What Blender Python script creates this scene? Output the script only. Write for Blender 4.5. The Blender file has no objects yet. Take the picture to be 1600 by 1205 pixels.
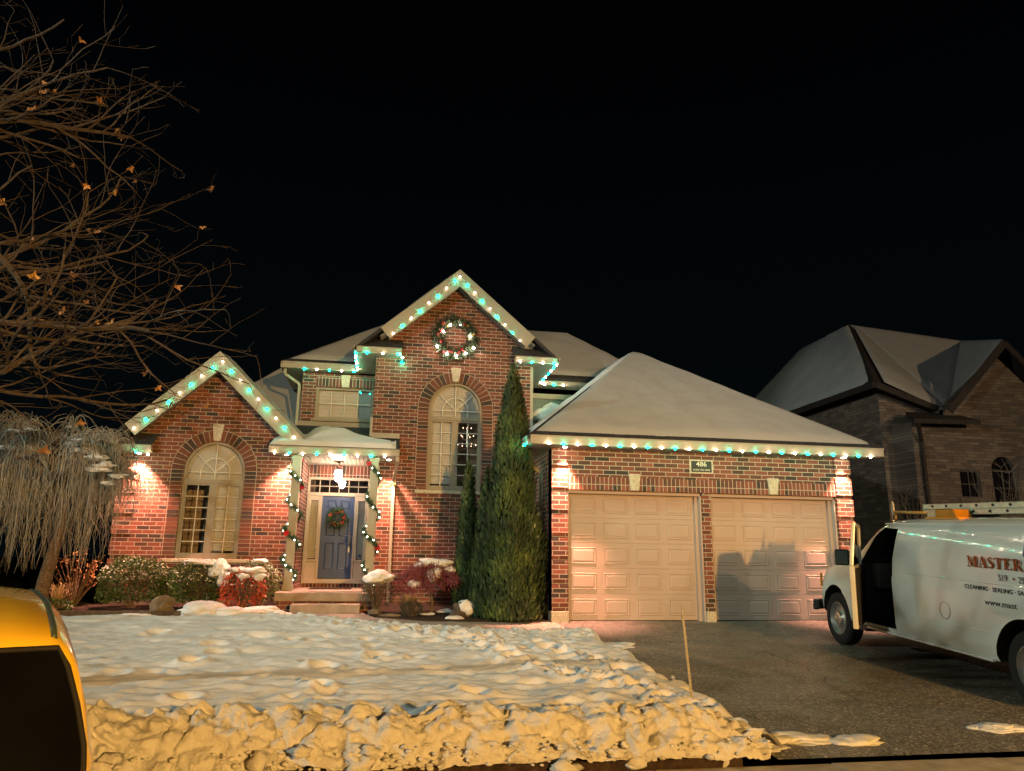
import bpy, bmesh, math, random
from mathutils import Vector, Matrix, noise
from mathutils.geometry import tessellate_polygon
D = bpy.data
SC = bpy.context.scene
COL = SC.collection
R = math.radians
random.seed(7)

# ------------------------------------------------------------------ camera
cam_d = D.cameras.new("camera")
cam = D.objects.new("camera", cam_d)
COL.objects.link(cam)
SC.camera = cam
YAW, PITCH, ROLL, FPX = 0.1670, 0.2290, 0.0125, 1156.5
CAMLOC = Vector((-3.1731, -14.035, 1.1549))
_r = Vector((math.cos(YAW), -math.sin(YAW), 0))
_f = Vector((math.sin(YAW) * math.cos(PITCH), math.cos(YAW) * math.cos(PITCH), math.sin(PITCH)))
_u = _r.cross(_f)
_r2 = math.cos(ROLL) * _r + math.sin(ROLL) * _u
_u2 = -math.sin(ROLL) * _r + math.cos(ROLL) * _u
_m = Matrix((( _r2.x, _u2.x, -_f.x, CAMLOC.x), (_r2.y, _u2.y, -_f.y, CAMLOC.y), (_r2.z, _u2.z, -_f.z, CAMLOC.z), (0, 0, 0, 1)))
cam.matrix_world = _m
cam_d.sensor_fit = 'HORIZONTAL'
cam_d.sensor_width = 36.0
cam_d.lens = FPX / 1600.0 * 36.0
cam_d.clip_start = 0.05
cam_d.clip_end = 500

# ------------------------------------------------------------------ world, night
w = D.worlds.new("World")
SC.world = w
w.use_nodes = True
wt = w.node_tree
bg = wt.nodes["Background"]
wc = wt.nodes.new("ShaderNodeTexCoord")
ws = wt.nodes.new("ShaderNodeSeparateXYZ")
wr = wt.nodes.new("ShaderNodeValToRGB")
wt.links.new(wc.outputs['Generated'], ws.inputs[0])
wt.links.new(ws.outputs[2], wr.inputs[0])
wr.color_ramp.elements[0].position = 0.05
wr.color_ramp.elements[0].color = (0.0012, 0.0022, 0.0026, 1)
wr.color_ramp.elements[1].position = 0.62
wr.color_ramp.elements[1].color = (0.0003, 0.00035, 0.0006, 1)
wt.links.new(wr.outputs[0], bg.inputs[0])
bg.inputs[1].default_value = 1.0
SC.view_settings.view_transform = 'Standard'
SC.view_settings.look = 'None'
SC.view_settings.exposure = 0.35
SC.view_settings.gamma = 1.0
SC.cycles.use_denoising = True
SC.cycles.use_light_tree = True
SC.cycles.max_bounces = 5
SC.cycles.diffuse_bounces = 2
SC.cycles.glossy_bounces = 3
SC.cycles.transparent_max_bounces = 8
SC.cycles.sample_clamp_indirect = 4.0
SC.cycles.caustics_reflective = False
SC.cycles.caustics_refractive = False

# street lamps behind the camera, plus added fill spots with no known source
def lamp(name, kind, loc, power, color, target=None, size=0.1, cone=60, blend=0.3):
    l = D.lights.new(name, kind)
    l.energy = power
    l.color = color
    if kind in ('POINT', 'SPOT'):
        l.shadow_soft_size = size
    if kind == 'SPOT':
        l.spot_size = R(cone)
        l.spot_blend = blend
    o = D.objects.new(name, l)
    COL.objects.link(o)
    o.location = loc
    if target is not None:
        o.rotation_euler = (Vector(target) - Vector(loc)).to_track_quat('-Z', 'Y').to_euler()
    return o
SODIUM = (1.0, 0.52, 0.13)
WARM = (1.0, 0.66, 0.38)
lamp("street_or_fill_light", 'SPOT', (9.5, -45, 6.6), 8000, (1.0, 0.68, 0.45), (7.7, 0, 1.3), 0.18, 20.6, 0.04)
lamp("street_or_fill_light", 'SPOT', (3.5, -27, 3.9), 19500, SODIUM, (-1.4, -11.0, -1.5), 0.2, 66, 0.6)
lamp("street_or_fill_light", 'SPOT', (-17, -36, 15.0), 13000, (0.90, 0.98, 0.82), (-1.6, 1.3, 6.1), 0.3, 27, 0.35)  # added neutral fill that brightens the facades and roofs
lamp("street_or_fill_light", 'SPOT', (-36, -9, 13.0), 16500, (0.86, 1.0, 0.86), (0, -4.5, 0.0), 0.3, 34, 0.6)  # added greenish fill for the lawn and the van side
lamp("street_or_fill_light", 'SPOT', (24, -42, 9.0), 17000, (1.0, 0.66, 0.36), (15.5, 3, 3.0), 0.3, 36, 0.5)  # warm spot added to light the neighbour's side
lamp("street_or_fill_light", 'SPOT', (-30, -20, 13.0), 11000, (0.95, 0.97, 0.90), (16.5, 8, 6.5), 0.3, 17, 0.5)  # narrow spot added only to brighten the neighbour's snowy roofs

# ------------------------------------------------------------------ node helpers
class NT:
    def __init__(s, name):
        s.m = D.materials.new(name)
        s.m.use_nodes = True
        s.t = s.m.node_tree
        s.b = s.t.nodes["Principled BSDF"]
    def new(s, typ, **kw):
        n = s.t.nodes.new(typ)
        for k, v in kw.items():
            setattr(n, k, v)
        return n
    def link(s, a, b):
        s.t.links.new(a, b)
    def put(s, sock, v):
        if isinstance(v, bpy.types.NodeSocket):
            s.link(v, sock)
        elif v is not None:
            sock.default_value = v
    def math(s, op, a, b=None, c=None, clamp=False):
        n = s.new("ShaderNodeMath", operation=op)
        n.use_clamp = clamp
        s.put(n.inputs[0], a)
        s.put(n.inputs[1], b)
        s.put(n.inputs[2], c)
        return n.outputs[0]
    def mix(s, f, a, b):
        n = s.new("ShaderNodeMix", data_type='RGBA')
        s.put(n.inputs[0], f)
        s.put(n.inputs[6], a)
        s.put(n.inputs[7], b)
        return n.outputs[2]
    def ramp(s, f, stops, interp='LINEAR'):
        n = s.new("ShaderNodeValToRGB")
        n.color_ramp.interpolation = interp
        e = n.color_ramp.elements
        while len(e) > 1:
            e.remove(e[-1])
        e[0].position = stops[0][0]
        e[0].color = c4(stops[0][1])
        for p, c in stops[1:]:
            x = e.new(p)
            x.color = c4(c)
        s.put(n.inputs[0], f)
        return n.outputs[0]
    def noise(s, vec, scale, detail=3, rough=0.55, out=0):
        n = s.new("ShaderNodeTexNoise")
        if vec is not None:
            s.link(vec, n.inputs['Vector'])
        n.inputs['Scale'].default_value = scale
        n.inputs['Detail'].default_value = detail
        n.inputs['Roughness'].default_value = rough
        return n.outputs[out]
    def obj(s):
        return s.new("ShaderNodeTexCoord").outputs['Object']
    def bump(s, h, strength=0.5, dist=0.01):
        n = s.new("ShaderNodeBump")
        n.inputs['Strength'].default_value = strength
        n.inputs['Distance'].default_value = dist
        s.link(h, n.inputs['Height'])
        s.link(n.outputs[0], s.b.inputs['Normal'])
def c4(c):
    return (c[0], c[1], c[2], 1.0)

def plain(name, col, rough=0.6, metal=0.0, var=0.15, scale=8, bump=0.0, bscale=60, coat=0.0, dist=0.004):
    n = NT(name)
    o = n.obj()
    f = n.noise(o, scale, 4)
    a = [c * (1 - var) for c in col]
    b = [min(1, c * (1 + var)) for c in col]
    n.link(n.ramp(f, [(0.3, a), (0.7, b)]), n.b.inputs['Base Color'])
    n.b.inputs['Roughness'].default_value = rough
    n.b.inputs['Metallic'].default_value = metal
    n.b.inputs['Coat Weight'].default_value = coat
    n.b.inputs['Specular IOR Level'].default_value = 0.5 if rough < .45 or coat else 0.2
    if bump:
        n.bump(n.noise(o, bscale, 5), bump, dist)
    return n.m

def emit(name, col, strength):
    n = NT(name)
    n.b.inputs['Base Color'].default_value = c4(col)
    n.b.inputs['Emission Color'].default_value = c4(col)
    n.b.inputs['Emission Strength'].default_value = strength
    return n.m

BL, BH = 0.257, 0.0865
def brick(name, axis='xz', soldier=False, off=(0, 0), stone=False):
    n = NT(name)
    o = n.obj()
    sep = n.new("ShaderNodeSeparateXYZ")
    n.link(o, sep.inputs[0])
    u = sep.outputs[0 if axis == 'xz' else 1]
    v = sep.outputs[2]
    if off[0]: u = n.math('ADD', u, off[0])
    if off[1]: v = n.math('ADD', v, off[1])
    L, H, mo = (BL, BH, 0.013)
    if stone:
        L, H, mo = 0.34, 0.095, 0.010
    if soldier:
        L, H = BH, BL
    row = n.math('FLOOR', n.math('DIVIDE', v, H))
    stag = n.math('MULTIPLY', n.math('MODULO', n.math('ABSOLUTE', row), 2.0), 0.0 if soldier else 0.5)
    if stone:
        wn0 = n.new("ShaderNodeTexWhiteNoise", noise_dimensions='1D')
        n.link(row, wn0.inputs['W'])
        stag = wn0.outputs[0]
    uu = n.math('ADD', n.math('DIVIDE', u, L), stag)
    col = n.math('FLOOR', uu)
    fu = n.math('MULTIPLY', n.math('FRACT', uu), L)
    fv = n.math('MULTIPLY', n.math('FRACT', n.math('DIVIDE', v, H)), H)
    wob = n.math('MULTIPLY', n.noise(o, 45, 2), 0.006 if not stone else 0.02)
    mw = n.math('ADD', wob, mo - 0.003)
    mk = n.math('MAXIMUM', n.math('LESS_THAN', fu, mw), n.math('LESS_THAN', fv, mw))
    cx = n.new("ShaderNodeCombineXYZ")
    n.link(col, cx.inputs[0]); n.link(row, cx.inputs[1])
    wn = n.new("ShaderNodeTexWhiteNoise", noise_dimensions='2D')
    n.link(cx.outputs[0], wn.inputs[0])
    if stone:
        st = [(0, (.10, .085, .07)), (.4, (.16, .13, .10)), (.8, (.24, .20, .15)), (1, (.13, .10, .08))]
        mort = (.10, .09, .075)
    else:
        st = [(0, (.030, .027, .026)), (.07, (.040, .033, .030)), (.11, (.085, .038, .026)), (.40, (.18, .055, .033)),
              (.75, (.24, .070, .045)), (1, (.31, .10, .066))]
        mort = (.50, .45, .36)
    bc = n.ramp(wn.outputs[0], st)
    fine = n.noise(o, 160, 4, 0.7)
    big = n.noise(o, 1.3, 3)
    bc = n.mix(n.math('MULTIPLY', fine, 0.55), bc, n.mix(0.5, bc, c4((.02, .012, .01))))
    bc = n.mix(n.math('MULTIPLY', big, 0.25), bc, c4((.09, .05, .04)))
    mc = n.mix(n.noise(o, 30, 3), c4(mort), c4([c * 0.7 for c in mort]))
    n.link(n.mix(mk, bc, mc), n.b.inputs['Base Color'])
    n.b.inputs['Roughness'].default_value = 0.85
    h = n.math('ADD', n.math('MULTIPLY', n.math('SUBTRACT', 1.0, mk), 0.6), n.math('MULTIPLY', n.noise(o, 75, 5, 0.7), 0.9))
    n.bump(h, 0.8, 0.010)
    return n.m

def attr_brick(name):
    """loose bricks (voussoirs): one random value per brick is stored on the faces"""
    n = NT(name)
    a = n.new("ShaderNodeAttribute")
    a.attribute_name = "rnd"
    o = n.obj()
    bc = n.ramp(a.outputs['Fac'], [(0, (.035, .03, .028)), (.12, (.05, .035, .03)), (.2, (.10, .042, .03)), (.6, (.155, .055, .036)), (1, (.205, .07, .048))])
    bc = n.mix(n.math('MULTIPLY', n.noise(o, 160, 4, .7), 0.5), bc, n.mix(0.5, bc, c4((.02, .012, .01))))
    n.link(bc, n.b.inputs['Base Color'])
    n.b.inputs['Roughness'].default_value = 0.85
    n.bump(n.noise(o, 75, 5, .7), 0.7, 0.006)
    return n.m

# ------------------------------------------------------------------ materials
M = {}
M['brick'] = brick('brick_front')
M['brick_side'] = brick('brick_side', 'yz')
M['soldier'] = brick('brick_soldier', soldier=True, off=(0.0, 0.0))
M['vous'] = attr_brick('arch_brick')
M['mortar'] = plain('mortar', (.44, .39, .32), .9, var=.12, scale=30, bump=.4)
M['stone_house'] = brick('neighbour_stone', stone=True)
M['stone_house_side'] = brick('neighbour_stone_side', 'yz', stone=True)
M['limestone'] = plain('limestone', (.50, .46, .36), .85, var=.25, scale=25, bump=.8, bscale=45, dist=.012)
M['concrete'] = plain('concrete', (.36, .30, .25), .8, var=.2, scale=5, bump=.4, bscale=120)
M['trim'] = plain('painted_trim', (.38, .36, .29), .55, var=.05, scale=3)
M['trim2'] = plain('window_trim', (.30, .27, .21), .5, var=.05, scale=3)
M['muntin'] = plain('muntin', (.62, .60, .52), .5, var=.03)
M['blind'] = plain('blind_slat', (.78, .78, .75), .6, var=.06, scale=4)
M['roomwall'] = plain('room_wall', (.34, .27, .21), .9)
M['roomdark'] = plain('room_dark', (.035, .03, .028), .9)
M['shingle'] = plain('shingle', (.045, .045, .048), .9, var=.4, scale=14, bump=.7, bscale=25, dist=.02)
M['garage'] = plain('garage_paint', (.43, .35, .30), .75, var=.03, scale=2)
M['doorblue'] = plain('door_paint', (.022, .055, .14), .4, var=.05, scale=2)
M['metal'] = plain('brushed_metal', (.6, .57, .5), .3, metal=1)
M['black'] = plain('black_plastic', (.012, .012, .012), .4)
M['rubber'] = plain('rubber', (.018, .018, .018), .75, bump=.3, bscale=90)
M['bulbwire'] = plain('light_track', (.50, .46, .36), .5)
M['bark'] = plain('bark', (.16, .115, .08), .9, var=.4, scale=20, bump=.9, bscale=35, dist=.02)
M['twig'] = plain('twig', (.065, .047, .034), .85, var=.35, scale=9)
M['weep'] = plain('weeping_twig', (.30, .28, .24), .85, var=.4, scale=6)
M['soil'] = plain('mulch', (.045, .03, .022), .95, var=.5, scale=18, bump=1, bscale=60, dist=.03)
M['rock'] = plain('rock', (.20, .16, .11), .9, var=.4, scale=7, bump=.9, bscale=20, dist=.03)
M['timber'] = plain('timber', (.10, .075, .055), .9, var=.4, scale=12, bump=.5)
M['siding'] = plain('siding', (.16, .19, .17), .6, var=.12, scale=3)
M['slate'] = plain('house_flashing', (.40, .38, .32), .6, var=.1)
M['bulbglass'] = None

def snow_mat(name, col=(.80, .80, .80), b=.5, sc=14, course=False, dirt=0):
    n = NT(name)
    o = n.obj()
    f = n.noise(o, 2.5, 5)
    cc = n.ramp(f, [(0.3, [c * .93 for c in col]), (0.7, col)])
    if dirt:
        d_ = n.ramp(n.noise(o, 38, 5, .8), [(.60, (0, 0, 0)), (.74, (1, 1, 1))])
        cc = n.mix(n.math('MULTIPLY', d_, dirt), cc, c4((.16, .12, .08)))
    n.link(cc, n.b.inputs['Base Color'])
    n.b.inputs['Roughness'].default_value = 0.65
    h = n.math('ADD', n.noise(o, sc, 6, .65), n.math('MULTIPLY', n.noise(o, 90, 4, .75), .45))
    if course:
        sp = n.new('ShaderNodeSeparateXYZ'); n.link(o, sp.inputs[0])
        h = n.math('ADD', h, n.math('MULTIPLY', n.math('FRACT', n.math('DIVIDE', n.math('ADD', sp.outputs[2], n.math('MULTIPLY', n.noise(o, 3, 3), .05)), .105)), .5))
    n.bump(h, b, 0.03)
    return n.m
M['snow'] = snow_mat('snow')
M['snow_rough'] = snow_mat('snow_rough', (.78, .78, .77), .8, 11)
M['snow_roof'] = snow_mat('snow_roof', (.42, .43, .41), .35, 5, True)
M['snow_bank'] = snow_mat('snow_bank', (.76, .75, .72), 1.0, 22, dirt=.22)

def asphalt():
    n = NT('wet_asphalt')
    o = n.obj()
    v = n.new("ShaderNodeTexVoronoi")
    n.link(o, v.inputs['Vector'])
    v.inputs['Scale'].default_value = 52
    wet = n.noise(o, 1.1, 4)
    agg = n.ramp(v.outputs['Color'], [(0, (.016, .015, .014)), (.55, (.05, .045, .04)), (.85, (.10, .09, .08)), (1, (.20, .18, .15))])
    sep = n.new("ShaderNodeSeparateColor")
    n.link(v.outputs['Color'], sep.inputs[0])
    agg = n.ramp(sep.outputs[0], [(0, (.06, .054, .046)), (.5, (.15, .135, .112)), (.85, (.27, .24, .20)), (1, (.60, .54, .45))])
    crack = n.new("ShaderNodeTexVoronoi", feature='DISTANCE_TO_EDGE')
    wv = n.new("ShaderNodeVectorMath", operation='ADD')
    n.link(o, wv.inputs[0])
    nc = n.new("ShaderNodeTexNoise"); nc.inputs['Scale'].default_value = 0.6
    n.link(o, nc.inputs['Vector'])
    n.link(nc.outputs['Color'], wv.inputs[1])
    n.link(wv.outputs[0], crack.inputs['Vector'])
    crack.inputs['Scale'].default_value = 0.22
    ck = n.math('LESS_THAN', crack.outputs['Distance'], 0.0016)
    base = n.mix(ck, agg, c4((.008, .007, .006)))
    base = n.mix(n.math('MULTIPLY', wet, .4), base, c4((.09, .08, .066)))
    n.link(base, n.b.inputs['Base Color'])
    n.link(n.ramp(wet, [(0.42, (.34, .34, .34)), (0.62, (.66, .66, .66))]), n.b.inputs['Roughness'])
    n.bump(n.math('ADD', v.outputs['Distance'], n.math('MULTIPLY', n.noise(o, 160, 3), .6)), .75, .006)
    return n.m
M['asphalt'] = asphalt()
M['road'] = plain('road', (.065, .055, .042), .6, var=.3, scale=40, bump=.5, bscale=200)
M['gutter'] = plain('gutter_concrete', (.42, .36, .27), .75, var=.25, scale=6, bump=.5, bscale=90)
M['grass'] = plain('winter_grass', (.035, .04, .016), .95, var=.5, scale=50, bump=1, bscale=90, dist=.03)

def glass_mat(name, tint=(1, 1, 1), gl=0.16, dark=None):
    n = NT(name)
    for x in list(n.t.nodes):
        if x.type == 'BSDF_PRINCIPLED':
            n.t.nodes.remove(x)
    out = [x for x in n.t.nodes if x.type == 'OUTPUT_MATERIAL'][0]
    tr = n.new("ShaderNodeBsdfTransparent"); tr.inputs[0].default_value = c4(tint)
    g = n.new("ShaderNodeBsdfGlossy"); g.inputs['Roughness'].default_value = .02
    fr = n.new("ShaderNodeFresnel"); fr.inputs[0].default_value = 1.5
    f = n.math('ADD', n.math('MULTIPLY', fr.outputs[0], 1.0), gl - .04)
    mx = n.new("ShaderNodeMixShader")
    n.link(f, mx.inputs[0]); n.link(tr.outputs[0], mx.inputs[1]); n.link(g.outputs[0], mx.inputs[2])
    n.link(mx.outputs[0], out.inputs[0])
    return n.m
M['pane'] = glass_mat('window_pane')
M['darkpane'] = glass_mat('tinted_glass', (.10, .11, .11), .06)

# ------------------------------------------------------------------ mesh builder
class MB:
    def __init__(s):
        s.v = []; s.f = []; s.a = []; s.cur = 0.5
    def add(s, vs, fs):
        b = len(s.v)
        s.v += [tuple(p) for p in vs]
        for f in fs:
            s.f.append(tuple(b + i for i in f))
            s.a.append(s.cur)
        return s
    def box(s, x0, x1, y0, y1, z0, z1):
        return s.add([(x0, y0, z0), (x1, y0, z0), (x1, y1, z0), (x0, y1, z0), (x0, y0, z1), (x1, y0, z1), (x1, y1, z1), (x0, y1, z1)],
                     [(0, 3, 2, 1), (4, 5, 6, 7), (0, 1, 5, 4), (1, 2, 6, 5), (2, 3, 7, 6), (3, 0, 4, 7)])
    def obox(s, c, ax, ay, az):
        """oriented box: centre and three half axis vectors"""
        c, ax, ay, az = Vector(c), Vector(ax), Vector(ay), Vector(az)
        vs = [c + i * ax + j * ay + k * az for k in (-1, 1) for i, j in ((-1, -1), (1, -1), (1, 1), (-1, 1))]
        return s.add(vs, [(0, 3, 2, 1), (4, 5, 6, 7), (0, 1, 5, 4), (1, 2, 6, 5), (2, 3, 7, 6), (3, 0, 4, 7)])
    def beam(s, a, b, w, h, up=(0, 0, 1)):
        """box beam from a to b; w across, h along up"""
        a, b = Vector(a), Vector(b)
        d = b - a
        x = d.cross(Vector(up)).normalized()
        y = x.cross(d).normalized()
        return s.obox((a + b) / 2, d / 2, x * w / 2, y * h / 2)
    def prism(s, pts, y0, y1):
        """pts: (x,z) outline, extruded along y"""
        n = len(pts)
        vs = [(x, y0, z) for x, z in pts] + [(x, y1, z) for x, z in pts]
        fs = [tuple(range(n)), tuple(range(2 * n - 1, n - 1, -1))]
        fs += [(i, i + n, (i + 1) % n + n, (i + 1) % n) for i in range(n)]
        return s.add(vs, fs)
    def solid(s, top, thick):
        """planar polygon list of 3d points, thickened downwards"""
        n = len(top)
        vs = [Vector(p) for p in top] + [Vector(p) - Vector((0, 0, thick)) for p in top]
        fs = [tuple(range(n)), tuple(range(2 * n - 1, n - 1, -1))]
        fs += [(i, i + n, (i + 1) % n + n, (i + 1) % n) for i in range(n)]
        return s.add(vs, fs)
    def tube(s, path, rad, sides=6, cap=True):
        path = [Vector(p) for p in path]
        n = len(path)
        if not isinstance(rad, (list, tuple)):
            rad = [rad] * n
        rings = []
        px = None
        for i, p in enumerate(path):
            d = (path[min(i + 1, n - 1)] - path[max(i - 1, 0)])
            if d.length < 1e-9:
                d = Vector((0, 0, 1))
            d.normalize()
            if px is None:
                px = d.orthogonal().normalized()
            else:
                px = (px - d * px.dot(d))
                px = px.normalized() if px.length > 1e-6 else d.orthogonal().normalized()
            py = d.cross(px)
            rings.append([p + rad[i] * (math.cos(2 * math.pi * k / sides) * px + math.sin(2 * math.pi * k / sides) * py) for k in range(sides)])
        vs = [q for r_ in rings for q in r_]
        fs = []
        for i in range(n - 1):
            for k in range(sides):
                a, b = i * sides + k, i * sides + (k + 1) % sides
                fs.append((a, b, b + sides, a + sides))
        if cap:
            fs.append(tuple(range(sides - 1, -1, -1)))
            fs.append(tuple(range((n - 1) * sides, n * sides)))
        return s.add(vs, fs)
    def lathe(s, prof, seg=24, axis='z', c=(0, 0, 0)):
        """prof: (radius, height)"""
        vs = []
        for r_, h in prof:
            for k in range(seg):
                a = 2 * math.pi * k / seg
                p = (r_ * math.cos(a), r_ * math.sin(a), h)
                if axis == 'x': p = (h, p[0], p[1])
                if axis == 'y': p = (p[1], h, p[0])
                vs.append((p[0] + c[0], p[1] + c[1], p[2] + c[2]))
        fs = []
        for i in range(len(prof) - 1):
            for k in range(seg):
                a, b = i * seg + k, i * seg + (k + 1) % seg
                fs.append((a, b, b + seg, a + seg))
        return s.add(vs, fs)
    def ball(s, c, r, seg=8, rings=6, sz=1.0):
        prof = [(r * math.sin(math.pi * i / rings), -r * sz * math.cos(math.pi * i / rings)) for i in range(rings + 1)]
        return s.lathe(prof, seg, 'z', c)
    def build(s, name, mat, parent=None, smooth=False, bevel=0, loc=None, weld=False, auto=None):
        me = D.meshes.new(name)
        me.from_pydata(s.v, [], s.f)
        at = me.attributes.new("rnd", 'FLOAT', 'FACE')
        at.data.foreach_set("value", s.a)
        bm = bmesh.new()
        bm.from_mesh(me)
        if weld:
            bmesh.ops.remove_doubles(bm, verts=bm.verts, dist=1e-4)
        bmesh.ops.recalc_face_normals(bm, faces=bm.faces)
        bm.to_mesh(me)
        bm.free()
        if mat is not None:
            for mm in (mat if isinstance(mat, list) else [mat]):
                me.materials.append(mm)
        if smooth:
            me.polygons.foreach_set("use_smooth", [True] * len(me.polygons))
            if auto:
                me.set_sharp_from_angle(angle=R(auto))
        o = D.objects.new(name, me)
        COL.objects.link(o)
        if parent is not None:
            o.parent = parent
        if loc is not None:
            o.location = loc
        if bevel:
            m = o.modifiers.new("bevel", 'BEVEL')
            m.width = bevel; m.segments = 2; m.limit_method = 'ANGLE'; m.angle_limit = R(40)
        return o

def tag(o, label=None, cat=None, group=None, kind=None):
    if label: o['label'] = label
    if cat: o['category'] = cat
    if group: o['group'] = group
    if kind: o['kind'] = kind
    return o
def empty(name, label, cat, loc=(0, 0, 0), rotz=0, group=None):
    o = D.objects.new(name, None)
    o.empty_display_size = .2
    COL.objects.link(o)
    o.location = loc
    o.rotation_euler = (0, 0, rotz)
    return tag(o, label, cat, group)
def copy_tree(o, parent=None, **kw):
    c = o.copy()
    COL.objects.link(c)
    c.parent = parent
    for ch in list(o.children):
        copy_tree(ch, c)
    return c
def lerp(a, b, t):
    return a + (b - a) * t

# ================================================================== GROUND
def gz(y):
    if y < -8.35: return -0.45
    if y < 0: return 0.05 * y
    return 0.03 * min(y, 4)
def sheet(name, xs, ys, zf, mat, kind='structure', parent=None):
    m = MB()
    vs = [(x, y, zf(x, y)) for y in ys for x in xs]
    n = len(xs)
    fs = [(j * n + i, j * n + i + 1, (j + 1) * n + i + 1, (j + 1) * n + i) for j in range(len(ys) - 1) for i in range(n - 1)]
    m.add(vs, fs)
    o = m.build(name, mat, smooth=True)
    return tag(o, kind=kind)
def rng(a, b, n):
    return [a + (b - a) * i / (n - 1) for i in range(n)]
sheet('ground', [-120, -30, -10, 0, 10, 30, 120], [-120, -30, -8.351, -8.35, -4, 0, 4, 12, 40, 160],
      lambda x, y: (-0.47 if y <= -8.351 else gz(y) - 0.07), M['grass'])
# street with a concrete gutter along the driveway apron
sheet('street', [-60, 60], [-60, -8.9], lambda x, y: -0.455, M['road'])
# snow left over the far verge behind the camera and over neighbouring lawns
def gut():
    m = MB()
    x = -40.0
    while x < 40:
        m.box(x + .004, x + 1.5 - .004, -8.9, -8.02, -0.6, -0.438 + .004 * math.sin(x * 3))
        x += 1.5
    return m.build('gutter_pavement', M['gutter'], bevel=.006)
tag(gut(), kind='structure')
k = MB()
k.box(-40, -0.25, -8.02, -7.86, -0.6, -0.37)
tag(k.build('kerb', M['soil'], bevel=.02), kind='structure')
sheet('driveway', rng(0.05, 7.6, 16), [-8.02, -6, -4, -2, -0.02, 0.2], lambda x, y: gz(y) + 0.006, M['asphalt'])
# front walk: from the steps to the driveway
def walk():
    m = MB()
    top = [(-4.95, 1.6), (-3.5, 1.6), (-3.25, .75), (-2.3, .1), (-.9, -.05), (.05, .3), (.05, -1.2), (-1.0, -1.7), (-2.6, -1.0), (-4.2, -.4), (-5.0, .2)]
    m.solid([(x, y, gz(y) + .012) for x, y in top], .1)
    return m.build('front_path', M['concrete'])
tag(walk(), kind='structure')
def mulch(name, pts):
    m = MB()
    m.solid([(x, y, gz(y) + .03) for x, y in pts], .1)
    return tag(m.build(name, M['soil']), kind='structure')
mulch('garden_bed', [(-11.5, 1.0), (-6.6, 1.0), (-5.6, 1.3), (-5.0, 1.5), (-5.2, 3.6), (-13, 3.6)])
mulch('garden_bed', [(-3.35, 1.0), (-3.2, .8), (-2.25, .25), (-.9, .05), (.04, .35), (.04, 3.5), (-3.35, 3.5)])

def fb(x, y, z=0, s=1.0, o=4):
    return noise.fractal(Vector((x * s, y * s, z)), 1.0, 2.0, o)
def sstep(a, b, x):
    t = max(0, min(1, (x - a) / (b - a)))
    return t * t * (3 - 2 * t)
BACK = [(-18, 1.2), (-9, .35), (-7.5, .2), (-6.2, .1), (-5.2, .35), (-4.4, .1), (-3.5, -.6), (-2.5, -1.15), (-1.5, -1.6), (-.6, -1.75), (0.3, -1.7)]
def yback(x):
    for (a, b), (c, d) in zip(BACK, BACK[1:]):
        if x <= c:
            return lerp(b, d, (x - a) / (c - a))
    return BACK[-1][1]
random.seed(11)
STEPS = []
def trail(pts, step=.42, wob=.09):
    for (a, b), (c, d) in zip(pts, pts[1:]):
        L = math.hypot(c - a, d - b)
        n = max(1, int(L / step))
        for i in range(n):
            t = i / n
            STEPS.append((lerp(a, c, t) + random.uniform(-wob, wob), lerp(b, d, t) + random.uniform(-wob, wob), random.uniform(.10, .15), random.uniform(.07, .12)))
trail([(-.12, -6.9), (-.45, -6.1), (-.9, -5.2), (-1.45, -4.4), (-1.75, -3.4), (-1.7, -2.7), (-2.4, -2.2), (-3.4, -1.7), (-4.2, -.9)], .33, .12)
trail([(-.05, -5.4), (-.3, -4.6), (-.8, -3.6), (-1.0, -2.8)], .36, .12)
trail([(-5.2, -6.3), (-3.9, -5.9), (-2.4, -6.2), (-1.2, -6.6)], .8, .3)
trail([(-5.0, -4.6), (-3.6, -4.9), (-2.4, -4.6)], .9, .35)
for i in range(75):
    STEPS.append((random.uniform(-8, -.4), random.uniform(-7.0, -1.2), random.uniform(.06, .15), random.uniform(.015, .05)))
def rough(x, y):
    """0..1: how churned the snow is"""
    a = 0
    d = y - yback(x)
    if x > -5.6: a = max(a, sstep(-1.6, -.5, d) * sstep(-5.8, -4.8, x))
    line = [(-.12, -6.9), (-.9, -5.2), (-1.55, -4.2), (-1.75, -3.0), (-3.0, -1.9)]
    for (p, q), (r_, s_) in zip(line, line[1:]):
        L2 = (r_ - p) ** 2 + (s_ - q) ** 2
        t = max(0, min(1, ((x - p) * (r_ - p) + (y - q) * (s_ - q)) / L2))
        dd = math.hypot(x - lerp(p, r_, t), y - lerp(q, s_, t))
        a = max(a, 1 - sstep(.08, .5, dd))
    return a
def snow_z(x, y):
    th = .13 + .035 * fb(x, y * 1.5, 3, .45, 2)
    h = .044 * fb(x * .8, y * 2.2, 7, 1.0, 4) + .022 * fb(x, y * 1.8, 12, 3.2, 3)
    f = sstep(-2.5, -6.5, y)
    h += f * .034 * fb(x, y * 2.0, 20, 1.9, 3) + .010 * fb(x, y * 1.5, 23, 6.5, 3)
    r_ = rough(x, y)
    if r_ > 0:
        h += r_ * (.055 * abs(fb(x, y, 31, 5.0, 4)) + .045 * fb(x, y, 35, 9.0, 3))
    for (a, b, rr, dp) in STEPS:
        dx, dy = x - a, y - b
        if abs(dx) > .5 or abs(dy) > .5: continue
        q = math.hypot(dx, dy) / rr
        if q < 2.4:
            h += -dp * math.exp(-q ** 4 * .8) + dp * .45 * math.exp(-((q - 1.45) ** 2) * 5)
    return th + h
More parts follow.
